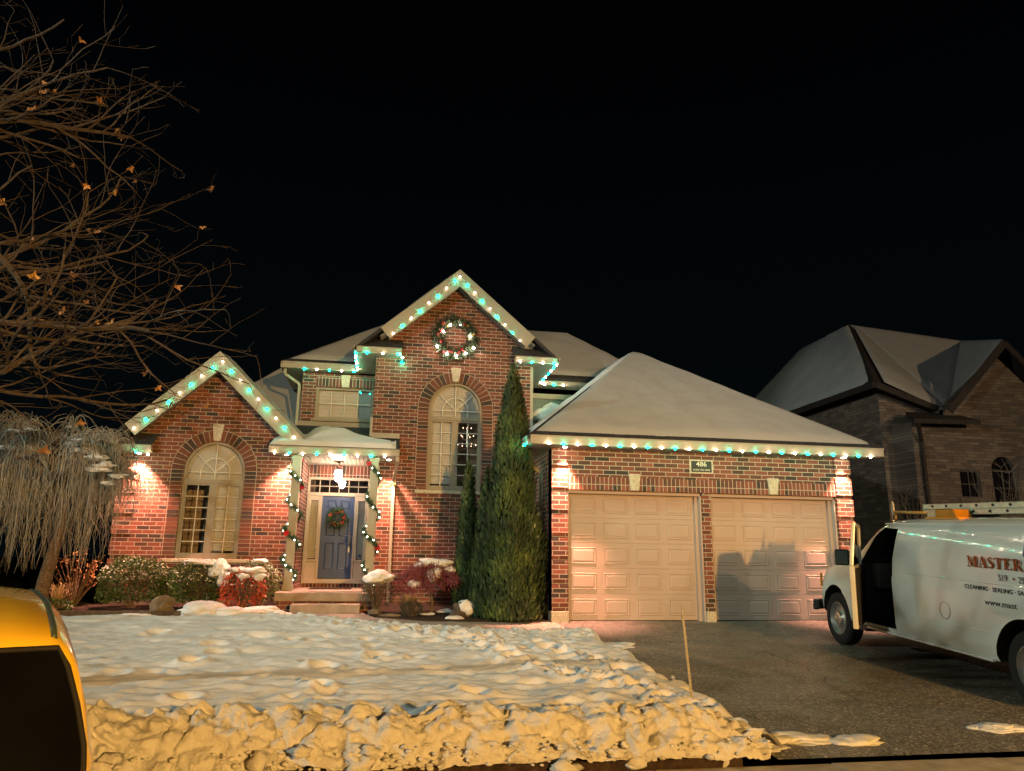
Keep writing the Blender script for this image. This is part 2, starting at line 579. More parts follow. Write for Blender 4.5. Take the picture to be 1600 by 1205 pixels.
def lawn():
    xs = rng(-17.5, 0.24, 470)
    m = MB()
    vs = []
    nv = 230
    for j in range(nv):
        t = j / (nv - 1)
        tt = t ** .82 if False else t
        for i, x in enumerate(xs):
            yb, yf = yback(x) + .12 * fb(x, 0, 50, 2.2, 3), -7.75
            y = lerp(yf, yb, tt ** 1.25)
            xe = x
            er = .24 - x
            if er < 1.2:
                xe = x + (1 - er / 1.2) * (.16 * fb(0, y, 60, 1.6, 4) + .05 * fb(0, y, 62, 6, 2))
            edge = min(sstep(0, .16, er), sstep(0, .22, yb - y), 1) if True else 1
            edge = math.sqrt(max(edge, 0))
            vs.append((xe, y, gz(y) - .03 + (snow_z(xe, y) + .03) * edge))
    n = len(xs)
    fs = [(j * n + i, j * n + i + 1, (j + 1) * n + i + 1, (j + 1) * n + i) for j in range(nv - 1) for i in range(n - 1)]
    m.add(vs, fs)
    return m.build('snow_covered_lawn', M['snow'], smooth=True)
tag(lawn(), kind='structure')

def chunk(m, c, r, sub=2, rough_=.35, flat=.75, seed=0, turn=0):
    bm = bmesh.new()
    bmesh.ops.create_icosphere(bm, subdivisions=sub, radius=1)
    vs = []
    for v in bm.verts:
        p = v.co.copy()
        k_ = 1 + rough_ * noise.fractal(p * 1.1 + Vector((seed * 3.7, seed, 0)), 1, 2, 4)
        p = p * k_
        vs.append((c[0] + p.x * r[0], c[1] + p.y * r[1], c[2] + p.z * r[2]))
    fs = [tuple(v.index for v in f.verts) for f in bm.faces]
    bm.free()
    m.add(vs, fs)

def bank():
    m = MB()
    xs = rng(-17.5, -.02, 980)
    nt = 58
    vs = []
    for j in range(nt):
        t = j / (nt - 1)
        for x in xs:
            endf = sstep(-.02, -.8, x)
            hh = (.27 + .06 * sstep(-3.5, -6, x)) * (.35 + .65 * endf) + .06 * fb(x, 0, 2, 1.1, 3) + .11 * abs(fb(x, 0, 5, 3.2, 3))
            # profile: back foot -> crest -> steep front -> foot
            if t < .4:
                q = t / .4
                y = lerp(-7.05, -7.62, q); z = hh * sstep(0, 1, q) + .10 * (1 - q)
            elif t < .55:
                q = (t - .4) / .15
                y = lerp(-7.62, -7.78, q); z = hh * (1 - .08 * q)
            else:
                q = (t - .55) / .45
                y = lerp(-7.78, -8.0, q ** .8) - .03 * math.sin(q * 3); z = lerp(hh * .92, -.02, q ** 1.1)
            z += gz(y) if y > -8 else -.40
            a = sstep(.05, .4, t)
            P = Vector((x, y * 1.3, z * 1.3))
            nv = noise.noise_vector(P * 3.2) * .085 + noise.noise_vector(P * 8) * .04 + noise.noise_vector(P * 19) * .016
            Pw = P + noise.noise_vector(P * 2.5) * .12
            crag = 1.0 * abs(noise.noise(Pw * 3.2)) ** .8 + .50 * abs(noise.noise(Pw * 7)) + .26 * abs(noise.noise(Pw * 14)) + .10 * abs(noise.noise(Pw * 30))
            nv *= a * .55
            nv.y -= a * (.15 * crag - .06)
            nv.z += a * .13 * crag
            vs.append((x + nv.x + (0 if endf > .99 else .0), y + nv.y, z + nv.z * .8))
    n = len(xs)
    fs = [(j * n + i, j * n + i + 1, (j + 1) * n + i + 1, (j + 1) * n + i) for j in range(nt - 1) for i in range(n - 1)]
    m.add(vs, fs)
    random.seed(5)
    for i in range(110):
        x = random.uniform(-10, -.1)
        s = random.choice([.02, .03, .04, .05, .07])
        q = random.random()
        if q < .45: y, z = random.uniform(-8.08, -7.95), random.uniform(-.42, -.22)
        else: y, z = random.uniform(-7.85, -7.55), random.uniform(-.22, -.08)
        if x > -.7: z -= .1
        chunk(m, (x, y, z), (s * random.uniform(.8, 1.7), s, s * random.uniform(.6, 1)), 2, 1.0, seed=i)
    for i in range(1500):   # crumbs of broken crust
        x = random.uniform(-9, -.02)
        q = random.random(); s = random.choice([.008, .010, .013, .018, .024])
        if q < .6:
            y = random.gauss(-7.72, .16); z = None
        else:
            y = random.uniform(-8.05, -7.9); z = random.uniform(-.38, -.22)
        if z is None:
            if y < -7.85 or y > -7.2: continue
            z = gz(y) + .12 + (.16 * sstep(-7.2, -7.6, y)) * sstep(0, -.8, x)
        chunk(m, (x, y, z), (s * 1.4, s, s * .8), 1, .6, seed=i * 3)
    for i in range(260):   # churned lumps along the trail and the back edge
        if i < 130:
            tx, ty = random.choice(STEPS[:26])[:2]
            x, y = tx + random.gauss(0, .2), ty + random.gauss(0, .2)
        else:
            x = random.uniform(-4.6, .1); y = yback(x) - random.uniform(.1, .9)
        if x > .2: continue
        s = random.choice([.02, .03, .04, .05])
        chunk(m, (x, y, gz(y) + .13), (s * random.uniform(.8, 1.6), s * random.uniform(.8, 1.5), s * .7), 2, 1.0, seed=i + 900)
    return m.build('snowbank_ridge', M['snow_bank'], smooth=True)
tag(bank(), kind='stuff', label='ploughed ridge of lumpy snow along the kerb, lit orange')

def slush(name, c, size, label, seed):
    m = MB()
    random.seed(seed)
    for i in range(26):
        a = random.random() * 6.28
        r_ = random.random() ** .6
        x, y = c[0] + math.cos(a) * r_ * size[0], c[1] + math.sin(a) * r_ * size[1]
        s = random.uniform(.06, .15) * (1.1 - r_ * .5)
        chunk(m, (x, y, gz(y) + .005), (s * 1.6, s, s * .35 * (1.2 - r_)), 3, .5, seed=seed + i)
    o = m.build(name, M['snow_rough'], smooth=True)
    return tag(o, label, 'snow patch', 'snow patches left on the driveway')
slush('snow_patch', (-.02, -7.62), (.22, .22), 'lumpy snow patch just beyond the snowbank end', 3)
slush('snow_patch', (.45, -7.5), (.34, .17), 'flat ragged snow patch in the middle of the driveway mouth', 17)
slush('snow_patch', (.98, -7.62), (.1, .05), 'tiny thin snow patch right of the ragged one', 29)
slush('snow_patch', (2.7, -7.35), (.22, .10), 'oval snow patch near the driveway edge below the van', 37)
slush('snow_patch', (.42, -2.6), (.22, .25), 'crumbled snow spilled on the asphalt beside the lawn edge', 47)

# ================================================================== BRICK HOUSE
house = empty('brick_house', 'two storey red brick house with steep gables and attached double garage', 'house')
Hs = house
def wall_face(name, outer, holes, y, mat, depth=.13, parent=None):
    """front wall at plane y (faces -y), with openings and their reveals"""
    loops = [[Vector((x, z, 0)) for x, z in outer]] + [[Vector((x, z, 0)) for x, z in h] for h in holes]
    tris = tessellate_polygon(loops)
    flat = [(v.x, y, v.y) for l in loops for v in l]
    m = MB()
    m.add(flat, [tuple(t) for t in tris])
    for h in [outer] + list(holes):
        n = len(h)
        vs = [(x, y, z) for x, z in h] + [(x, y + depth, z) for x, z in h]
        m.add(vs, [(i, (i + 1) % n, (i + 1) % n + n, i + n) for i in range(n)])
    o = m.build(name, mat, parent or Hs, weld=True)
    return o
def arch_pts(xc, r_, z0, zc, n=20):
    """opening outline: rectangle with a round top"""
    return [(xc - r_, z0)] + [(xc + r_, z0)] + [(xc + r_ * math.cos(math.pi * i / n), zc + r_ * math.sin(math.pi * i / n)) for i in range(n + 1)]
def rect(x0, x1, z0, z1):
    return [(x0, z0), (x1, z0), (x1, z1), (x0, z1)]

YG, YL, YM, YS, YD = 0.0, 3.1, 3.5, 5.25, 4.6
# ---- garage front
gx = [(0.313, 3.053), (3.239, 5.979)]
wall_face('wall', [(0, 0.2), (0.313, .2), (.313, 2.463), (3.053, 2.463), (3.053, .2), (3.239, .2), (3.239, 2.463), (5.979, 2.463), (5.979, .2), (6.345, .2), (6.345, 3.3), (0, 3.3)], [], YG, M['brick'], .3)
m = MB(); m.add([(0, 0, 0), (0, 5.8, 0), (0, 5.8, 3.6), (0, 0, 3.3)], [(0, 1, 2, 3)]); m.build('wall', M['brick_side'], Hs)
m = MB(); m.add([(6.345, 0, 0), (6.345, 9, 0), (6.345, 9, 3.6), (6.345, 0, 3.3)], [(0, 1, 2, 3)]); m.build('wall', M['brick_side'], Hs)
# quoin blocks
def quoins(x0, x1, z0, z1, y, step=.4325, n=4, side=None):
    z = z1
    while z - BH * n > z0:
        m = MB(); m.box(x0, x1, y - .028, y + .02, z - BH * n, z)
        m.build('quoin', M['brick'], Hs, bevel=.004)
        z -= step
quoins(-.012, .313, .2, 3.27, YG)
quoins(5.99, 6.36, .2, 3.27, YG)
quoins(-8.83, -8.45, .2, 3.2, YL)
# stone bases of the piers
for x0, x1 in ((-.02, .318), (3.05, 3.243), (5.97, 6.37)):
    m = MB(); m.box(x0, x1, -.035, .25, -.05, .2); m.build('pier_base', M['limestone'], Hs, bevel=.012)
# soldier course over the garage doors
m = MB(); m.box(.313, 5.979, -.012, .02, 2.466, 2.466 + BL); m.build('soldier_course', M['soldier'], Hs)
def keystone(xc, z0, z1, y, w0=.20, w1=.27):
    m = MB(); m.prism([(xc - w0 / 2, z0), (xc + w0 / 2, z0), (xc + w1 / 2, z1), (xc - w1 / 2, z1)], y - .05, y + .02)
    m.build('keystone', M['limestone'], Hs, bevel=.008)
keystone(1.66, 2.47, 2.80, YG, .17, .24)
keystone(4.60, 2.47, 2.80, YG, .17, .24)
# garage doors: five sections of four raised panels
def garage_door(x0, x1):
    z1 = 2.40
    y = .20
    b = MB()
    n = 5
    hs = z1 / n
    xa, xb = x0 + .03, x1 - .10
    for i in range(n):
        b.box(xa, xb, y, y + .05, .02 + i * hs + .003, .02 + (i + 1) * hs - .003)
    b.box(xa, xb, y + .01, y + .045, 0.02, z1)
    o = b.build('garage_door', M['garage'], Hs, bevel=.003)
    pw = (xb - xa) / 4
    for i in range(n):
        for j in range(4):
            cx0, cx1 = xa + j * pw + .075, xa + (j + 1) * pw - .075
            cz0, cz1 = .02 + i * hs + .085, .02 + (i + 1) * hs - .085
            p = MB()
            e = .028
            # moulded border then raised field
            vs = [(cx0, y - .001, cz0), (cx1, y - .001, cz0), (cx1, y - .001, cz1), (cx0, y - .001, cz1)]
            r1 = [(cx0 + .012, y - .012, cz0 + .012), (cx1 - .012, y - .012, cz0 + .012), (cx1 - .012, y - .012, cz1 - .012), (cx0 + .012, y - .012, cz1 - .012)]
            r2 = [(cx0 + e, y - .002, cz0 + e), (cx1 - e, y - .002, cz0 + e), (cx1 - e, y - .002, cz1 - e), (cx0 + e, y - .002, cz1 - e)]
            r3 = [(cx0 + e + .035, y - .014, cz0 + e + .035), (cx1 - e - .035, y - .014, cz0 + e + .035), (cx1 - e - .035, y - .014, cz1 - e - .035), (cx0 + e + .035, y - .014, cz1 - e - .035)]
            fs = []
            for q in range(3):
                for w_ in range(4):
                    a, c = q * 4 + w_, q * 4 + (w_ + 1) % 4
                    fs.append((a, c, c + 4, a + 4))
            fs.append((12, 13, 14, 15))
            p.add(vs + r1 + r2 + r3, fs)
            p.build('raised_panel', M['garage'], o)
    t = MB()
    t.box(x0, x0 + .03, .03, .26, 0, 2.463); t.box(x1 - .10, x1 - .001, .13, .26, 0, 2.40); t.box(x1 - .035, x1 - .001, .02, .13, 0, 2.40); t.box(x0 + .03, x1 - .001, .06, .26, 2.40, 2.461)
    t.build('garage_door_frame', M['garage'], Hs, bevel=.005)
for a, b in gx: garage_door(a, b)
m = MB(); m.box(.3, 6, .3, .4, 0, 2.5); m.build('garage_back', M['roomdark'], Hs)

# ---- arched windows
def voussoirs(xc, zc, r0, r1, z0, y):
    m = MB()
    n = 21
    m.cur = .5
    for i in range(n):
        a0 = math.pi * (i + .06) / n; a1 = math.pi * (i + .94) / n
        mid = (a0 + a1) / 2
        if abs(mid - math.pi / 2) < .13: continue
        m.cur = random.random()
        pts = [(xc + r0 * math.cos(a0), zc + r0 * math.sin(a0)), (xc + r1 * math.cos(a0), zc + r1 * math.sin(a0)), (xc + r1 * math.cos(a1), zc + r1 * math.sin(a1)), (xc + r0 * math.cos(a1), zc + r0 * math.sin(a1))]
        m.prism(pts, y - .012, y + .02)
    z = zc - BH
    while z > z0 - .01:
        for s in (-1, 1):
            m.cur = random.random()
            xa, xb = xc + s * (r0 + .004), xc + s * (r1 - .002)
            m.box(min(xa, xb), max(xa, xb), y - .012, y + .02, z + .006, z + BH - .006)
        z -= BH
    m.build('brick_arch', M['vous'], Hs)
    # mortar bed behind the bricks
    b = MB()
    out = [(xc - r1 - .012, z + BH), (xc - r0 + .01, z + BH)]
    N = 24
    ins = [(xc - (r0 - .0) * math.cos(math.pi * i / N), zc + r0 * math.sin(math.pi * i / N)) for i in range(N + 1)]
    ous = [(xc + (r1 + .012) * math.cos(math.pi * i / N), zc + (r1 + .012) * math.sin(math.pi * i / N)) for i in range(N + 1)]
    loop = [(xc - r0, z + BH)] + ins + [(xc + r0, z + BH), (xc + r1 + .012, z + BH)] + ous + [(xc - r1 - .012, z + BH)]
    tr = tessellate_polygon([[Vector((a, c, 0)) for a, c in loop]])
    b.add([(a, y - .006, c) for a, c in loop], [tuple(t) for t in tr])
    b.build('mortar_bed', M['mortar'], Hs)
def ring(m, xc, zc, r0, r1, y0, y1, a0=0, a1=math.pi, n=24):
    for i in range(n):
        p, q = a0 + (a1 - a0) * i / n, a0 + (a1 - a0) * (i + 1) / n
        pts = [(xc + r0 * math.cos(p), zc + r0 * math.sin(p)), (xc + r1 * math.cos(p), zc + r1 * math.sin(p)), (xc + r1 * math.cos(q), zc + r1 * math.sin(q)), (xc + r0 * math.cos(q), zc + r0 * math.sin(q))]
        m.prism(pts, y0, y1)
def arch_window(xc, hw, z0, zt, zc, y, rows=6, blindmat=None, half_open=False, label=None):
    """z0 sill, zt transom line, zc arch centre"""
    yf = y + .05
    f = MB()
    t = .055
    f.box(xc - hw, xc - hw + t, yf, yf + .07, z0, zc); f.box(xc + hw - t, xc + hw, yf, yf + .07, z0, zc)
    f.box(xc - hw + t, xc + hw - t, yf, yf + .07, z0, z0 + t + .02)
    f.box(xc - hw + t, xc + hw - t, yf - .012, yf + .07, zt - .03, zt + .05)
    ring(f, xc, zc, hw - t, hw, yf, yf + .07)
    f.box(xc - .045, xc + .045, yf + .004, yf + .07, z0 + .07, zt - .03)
    fr = f.build('window', M['trim2'], Hs)
    if label: fr['label'] = label
    for s in (-1, 1):
        xa, xb = (xc - hw + t, xc - .045) if s < 0 else (xc + .045, xc + hw - t)
        c = MB()
        c.box(xa, xa + .035, yf + .012, yf + .06, z0 + .075, zt - .03); c.box(xb - .035, xb, yf + .012, yf + .06, z0 + .075, zt - .03)
        c.box(xa + .035, xb - .035, yf + .012, yf + .06, z0 + .075, z0 + .12); c.box(xa + .035, xb - .035, yf + .012, yf + .06, zt - .075, zt - .03)
        c.build('sash', M['trim2'], fr)
        g = MB()
        xm = (xa + xb) / 2
        g.box(xm - .009, xm + .009, yf + .02, yf + .034, z0 + .12, zt - .075)
        for i in range(1, rows):
            z = lerp(z0 + .12, zt - .075, i / rows)
            g.box(xa + .035, xm - .009, yf + .02, yf + .034, z - .009, z + .009); g.box(xm + .009, xb - .035, yf + .02, yf + .034, z - .009, z + .009)
        g.build('muntin', M['muntin'], fr)
    g = MB()
    ri = (hw - t)
    g.box(xc - ri, xc - .01, yf + .02, yf + .034, zc - .05, zc - .03); g.box(xc + .01, xc + ri, yf + .02, yf + .034, zc - .05, zc - .03)
    g.box(xc - .01, xc + .01, yf + .019, yf + .035, zt + .05, zc + ri)
    ring(g, xc, zc - .03, ri * .52 - .009, ri * .52 + .009, yf + .02, yf + .034, n=18)
    for s in (-1, 1):
        g.box(xc + s * ri * .52 - .009, xc + s * ri * .52 + .009, yf + .02, yf + .034, zt + .05, zc - .05)
        g.beam((xc + s * .012, yf + .027, zc - .02), (xc + s * ri * .70, yf + .027, zc + ri * .62), .018, .012, up=(0, 1, 0))
    g.build('muntin', M['muntin'], fr)
    p = MB()
    pts = arch_pts(xc, hw - .02, z0 + .05, zc)
    tr = tessellate_polygon([[Vector((a, c, 0)) for a, c in pts]])
    p.add([(a, yf + .045, c) for a, c in pts], [tuple(t_) for t_ in tr])
    p.build('pane', M['pane'], fr)
    b = MB()
    z = z0 + .06
    while z < zc + hw - .06:
        w_ = hw - .03 if z < zc else math.sqrt(max(0, (hw - .03) ** 2 - (z - zc) ** 2))
        lo = z0 + .06 if not half_open else z0 + .12
        if w_ > .1 and z >= lo:
            rects = [(xc - w_, xc + w_)]
            if half_open and z < zt - .05:
                rects = [(xc + .02, xc + w_)] if half_open == 'right' else [(xc - w_, xc - .02)]
            for xa, xb in rects:
                b.obox(((xa + xb) / 2, yf + .13, z + .03), ((xb - xa) / 2, 0, 0), (0, .016, -.024), (0, .002, .0015))
        z += .052
    b.build('blind', M['blind'], fr)
    bk = MB(); bk.box(xc - hw - .1, xc + hw + .1, yf + .9, yf + .95, z0 - .1, zc + hw + .1)
    bk.build('room_back', M['roomwall'], fr)
    s_ = MB(); s_.box(xc - hw - .26, xc + hw + .26, y - .05, y + .06, z0 - .075, z0 - .001)
    s_.build('sill', M['limestone'], fr, bevel=.008)
    return fr
# left wing front (gable) wall
LA = (-6.95, 5.30)     # brick apex
wall_face('wall', [(-8.80, 0), (-5.03, 0), (-5.03, 3.58), (-6.93, 5.42), (-8.80, 3.62)], [arch_pts(-6.89, .64, 1.06, 2.95)], YL, M['brick'])
voussoirs(-6.89, 2.95, .645, .885, 1.06, YL)
keystone(-6.89, 3.60, 3.97, YL, .15, .25)
arch_window(-6.89, .64, 1.06, 2.70, 2.95, YL, half_open='right', label='arched window of the left wing, blind down on its right side only')
m = MB(); m.add([(-8.80, 3.1, 0), (-8.80, 11, 0), (-8.80, 11, 3.3), (-8.80, 3.1, 3.3)], [(0, 1, 2, 3)]); m.build('wall', M['brick_side'], Hs)
m = MB(); m.box(-8.81, -5.24, 3.085, 3.11, 0, .22); m.build('foundation', M['concrete'], Hs)
# central gable wall
wall_face('wall', [(-3.54, 0), (.24, 0), (.24, 6.30), (-1.62, 7.92), (-3.54, 6.25)], [arch_pts(-1.59, .645, 2.68, 4.65)], YM, M['brick'])
voussoirs(-1.59, 4.65, .65, .90, 2.68, YM)
keystone(-1.61, 5.31, 5.66, YM, .15, .25)
arch_window(-1.59, .645, 2.68, 4.40, 4.65, YM, half_open='left', label='tall arched window in the central gable, blind down on its left side only')
m = MB(); m.add([(.24, 3.5, 0), (.24, 5.8, 0), (.24, 5.8, 5.86), (.24, 3.5, 5.86)], [(0, 1, 2, 3)]); m.add([(-3.54, 3.5, 0), (-3.54, 5.8, 0), (-3.54, 5.8, 5.86), (-3.54, 3.5, 5.86)], [(0, 1, 2, 3)]); m.build('wall', M['brick_side'], Hs)
m = MB(); m.box(.24, .31, 3.49, 3.56, 3.4, 5.80); m.build('corner_trim', M['trim'], Hs)
# wall over the porch with the wide window
wall_face('wall', [(-5.42, 4.50), (-3.54, 4.50), (-3.54, 5.78), (-5.42, 5.78)], [rect(-5.06, -3.60, 4.58, 5.42)], YS, M['brick'])
m = MB(); m.box(-5.06, -3.56, YS - .012, YS + .02, 5.44, 5.44 + BL); m.build('soldier_course', M['soldier'], Hs)
keystone(-4.33, 5.42, 5.75, YS - .01, .17, .24)
m = MB(); m.add([(-5.42, YS, 4.2), (-5.42, 9, 4.2), (-5.42, 9, 5.78), (-5.42, YS, 5.78)], [(0, 1, 2, 3)]); m.build('wall', M['siding'], Hs)
m = MB(); m.box(-5.46, -3.56, YS - .06, YS + .02, 4.38, 4.50); m.build('trim_band', M['trim2'], Hs, bevel=.006)
def wide_window():
    x0, x1, z0, z1 = -5.06, -3.60, 4.58, 5.42
    yf = YS + .03
    f = MB(); t = .06
    f.box(x0, x0 + t, yf, yf + .07, z0, z1); f.box(x1 - t, x1, yf, yf + .07, z0, z1); f.box(x0 + t, x1 - t, yf, yf + .07, z0, z0 + t); f.box(x0 + t, x1 - t, yf, yf + .07, z1 - t, z1)
    fr = f.build('window', M['trim2'], Hs); fr['label'] = 'wide low window over the porch with closed blinds'
    g = MB()
    for i in range(1, 4):
        x = lerp(x0 + t, x1 - t, i / 4); g.box(x - .01, x + .01, yf + .02, yf + .034, z0 + t, z1 - t)
    for i in range(1, 2):
        z = lerp(z0 + t, z1 - t, i / 2); g.box(x0 + t, x1 - t, yf + .021, yf + .033, z - .01, z + .01)
    g.build('muntin', M['muntin'], fr)
    p = MB(); p.add([(x0, yf + .045, z0), (x1, yf + .045, z0), (x1, yf + .045, z1), (x0, yf + .045, z1)], [(0, 1, 2, 3)]); p.build('pane', M['pane'], fr)
    b = MB()
    z = z0 + .04
    while z < z1 - .05:
        b.obox(((x0 + x1) / 2, yf + .12, z + .04), ((x1 - x0) / 2 - .02, 0, 0), (0, .02, -.055), (0, .002, .0015)); z += .105
    b.build('blind', M['blind'], fr)
    k = MB(); k.box(x0, x1, yf + .5, yf + .55, z0, z1); k.build('room_back', M['roomdark'], fr)
    s = MB(); s.box(x0 - .06, x1 + .04, YS - .05, YS + .05, z0 - .06, z0 - .001); s.build('sill', M['trim2'], fr)
wide_window()
# siding wall right of the gable
def siding():
    m = MB()
    z = 3.3
    while z < 5.55:
        m.add([(.24, 5.80 - .018, z), (5.0, 5.80 - .018, z), (5.0, 5.80, z + .11), (.24, 5.80, z + .11)], [(0, 1, 2, 3)])
        m.add([(.24, 5.80 - .018, z), (5.0, 5.80 - .018, z), (5.0, 5.80, z), (.24, 5.80, z)], [(0, 1, 2, 3)])
        z += .11
    m.build('siding_wall', M['siding'], Hs)
    m = MB(); m.box(.25, 5.0, 5.74, 5.80, 5.50, 5.64); m.build('trim_band', M['trim2'], Hs)
siding()

# ---- porch
m = MB(); m.box(-5.25, -3.28, 1.85, 4.62, .26, .425); m.build('porch_slab', M['concrete'], Hs, bevel=.012)
m = MB(); m.box(-5.20, -3.32, 1.9, 4.62, -.05, .26); m.build('porch_base', M['brick'], Hs)
m = MB(); m.box(-4.88, -3.55, 1.42, 1.88, -.02, .225); m.build('step', M['concrete'], Hs, bevel=.014)
m = MB(); m.add([(-5.03, 3.1, .4), (-5.03, 4.62, .4), (-5.03, 4.62, 3.4), (-5.03, 3.1, 3.4)], [(0, 1, 2, 3)]); m.build('wall', M['brick_side'], Hs)
m = MB(); m.box(-5.03, -3.54, YD, YD + .1, 3.03, 3.4); m.build('soldier_course', M['soldier'], Hs)
m = MB(); m.box(-5.03, -3.54, YD, YD + .1, .4, .52); m.build('door_sill_bricks', M['soldier'], Hs)
# porch ceiling boards
m = MB()
x = -5.55
while x < -2.95:
    m.box(x, x + .088, 2.5, 4.61, 3.315 + (.0), 3.34); x += .098
m.build('porch_ceiling', M['trim'], Hs)
# entry door set
def entry():
    y = YD
    f = MB()
    f.box(-5.02, -4.97, y - .04, y + .06, .52, 3.02); f.box(-3.59, -3.545, y - .04, y + .06, .52, 3.02)
    f.box(-4.97, -3.59, y - .04, y + .06, 2.96, 3.02); f.box(-4.97, -3.59, y - .05, y + .06, 2.57, 2.65)
    f.box(-4.70, -4.655, y - .045, y + .06, .62, 2.57); f.box(-3.885, -3.84, y - .045, y + .06, .62, 2.57)
    f.box(-4.97, -3.59, y - .06, y + .06, .52, .62)
    # sidelight bottom panels
    f.box(-4.97, -4.70, y - .01, y + .05, .62, 1.02); f.box(-3.84, -3.59, y - .01, y + .05, .62, 1.02)
    for xa, xb in ((-4.97, -4.70), (-3.84, -3.59)):
        f.box(xa, xa + .045, y - .03, y + .04, 1.02, 2.57); f.box(xb - .045, xb, y - .03, y + .04, 1.02, 2.57)
        f.box(xa + .045, xb - .045, y - .03, y + .04, 1.02, 1.07); f.box(xa + .045, xb - .045, y - .03, y + .04, 2.46, 2.57)
    f.build('entry_frame', M['trim'], Hs, bevel=.004)
    d = MB(); d.box(-4.652, -3.888, y, y + .045, .63, 2.565)
    dd = d.build('door', M['doorblue'], Hs, bevel=.003)
    W = .764
    def pan(u0, u1, z0, z1):
        p = MB()
        xa, xb = -4.652 + u0 * W, -4.652 + u1 * W
        e = .03
        vs = [(xa, y - .001, z0), (xb, y - .001, z0), (xb, y - .001, z1), (xa, y - .001, z1),
              (xa + .012, y - .013, z0 + .012), (xb - .012, y - .013, z0 + .012), (xb - .012, y - .013, z1 - .012), (xa + .012, y - .013, z1 - .012),
              (xa + e, y - .002, z0 + e), (xb - e, y - .002, z0 + e), (xb - e, y - .002, z1 - e), (xa + e, y - .002, z1 - e)]
        p.add(vs, [(a, (a + 1) % 4, (a + 1) % 4 + 4, a + 4) for a in range(4)] + [(a + 4, (a + 1) % 4 + 4, (a + 1) % 4 + 8, a + 8) for a in range(4)])
        p.build('door_panel', M['doorblue'], dd)
    for u0, u1 in ((.15, .44), (.56, .85)):
        pan(u0, u1, 2.28, 2.47); pan(u0, u1, 1.62, 2.18); pan(u0, u1, .84, 1.46)
    h = MB(); h.box(-3.985, -3.935, y - .02, y, 1.42, 1.66); h.tube([(-3.96, y - .02, 1.62), (-3.96, y - .07, 1.58), (-3.96, y - .07, 1.42), (-3.96, y - .02, 1.38)], .011); h.box(-3.98, -3.94, y - .02, y, 1.24, 1.40)
    h.ball((-3.96, y - .03, 1.70), .025)
    h.build('handle', M['metal'], dd)
    for xa, xb in ((-4.925, -4.745), (-3.795, -3.635)):
        p = MB(); p.add([(xa, y + .0, 1.07), (xb, y + .0, 1.07), (xb, y + .0, 2.46), (xa, y + .0, 2.46)], [(0, 1, 2, 3)])
        sd = p.build('sidelight', M['pane'], Hs)
        b = MB(); z = 1.09
        while z < 2.44:
            b.obox(((xa + xb) / 2, y + .04, z + .02), ((xb - xa) / 2, 0, 0), (0, .006, -.017), (0, .001, .001)); z += .04
        b.build('blind', M['blind'], sd)
    p = MB(); p.box(-4.97, -3.59, y + .03, y + .035, 2.65, 2.96)
    tw = p.build('transom_window', M['pane'], Hs)
    g = MB(); g.box(-4.97, -3.59, y + .0, y + .02, 2.798, 2.816)
    for i in range(1, 6):
        x = lerp(-4.97, -3.59, i / 6.0); g.box(x - .009, x + .009, y - .001, y + .021, 2.65, 2.96)
    g.build('muntin', M['trim'], tw)
    k = MB(); k.box(-5, -3.55, y + .3, y + .32, .5, 3.0); k.build('room_back', M['roomdark'], Hs)
    k = MB(); k.lathe([(0, -.012), (.028, -.012), (.032, 0)], 16, 'y', (-3.70, y - .032, 1.16)); k.build('security_badge', M['doorblue'], Hs)
entry()
# columns
def column(x0, x1, y0, y1):
    m = MB(); z0, z1 = .425, 3.30
    m.box(x0, x1, y0, y1, z0, z1)
    o = m.build('porch_column', M['trim'], Hs, bevel=.012)
    b = MB(); b.box(x0 - .02, x1 + .02, y0 - .02, y1 + .02, z0 + .001, z0 + .12); b.build('column_base', M['trim'], o, bevel=.008); b = MB(); b.box(x0 - .015, x1 + .015, y0 - .015, y1 + .015, z1 - .09, z1); b.build('column_capital', M['trim'], o, bevel=.008)
column(-5.20, -5.02, 2.72, 2.90)
column(-3.52, -3.34, 2.72, 2.90)

# ---- fascia / soffit / gutters
def fascia(a, b, h=.17, name='gutter'):
    m = MB(); a, b = Vector(a), Vector(b)
    m.beam(a, b, .09, h)
    d = (b - a).normalized(); n_ = d.cross(Vector((0, 0, 1)))
    m.beam(a + n_ * .05 + Vector((0, 0, h / 2 - .02)), b + n_ * .05 + Vector((0, 0, h / 2 - .02)), .03, .04)
    return m.build(name, M['trim'], Hs, bevel=.006)
fascia((-.52, -.42, 3.35), (6.85, -.42, 3.35))
fascia((-.52, 5.0, 3.35), (-.52, -.38, 3.35))
m = MB(); m.box(-.48, 6.85, -.38, .0, 3.262, 3.28); m.build('soffit', M['trim'], Hs)
m = MB(); m.box(-.48, .0, 0, 5.5, 3.262, 3.28); m.build('soffit', M['trim'], Hs)
fascia((-5.68, 2.44, 3.385), (-2.90, 2.44, 3.385), .14)
m = MB(); m.box(-5.66, -5.56, 2.48, 3.1, 3.33, 3.35); m.build('soffit', M['trim'], Hs)
m = MB(); m.box(-2.98, -2.90, 2.46, 3.5, 3.32, 3.45); m.build('porch_beam', M['trim'], Hs)
fascia((-5.90, 4.90, 5.88), (-4.04, 4.90, 5.88))
fascia((.84, 5.30, 5.90), (5.0, 5.30, 5.90))
m = MB(); m.box(-5.86, -4.0, 4.94, 5.25, 5.80, 5.82); m.build('soffit', M['trim'], Hs)
m = MB(); m.box(-5.86, -5.42, 5.25, 9, 5.80, 5.82); m.build('soffit', M['trim'], Hs)
m = MB(); m.box(.24, 5.0, 5.34, 5.80, 5.80, 5.82); m.build('soffit', M['trim'], Hs)
m = MB(); m.box(-4.0, -3.54, 3.1, 5.25, 5.82, 5.84); m.build('soffit', M['trim'], Hs)
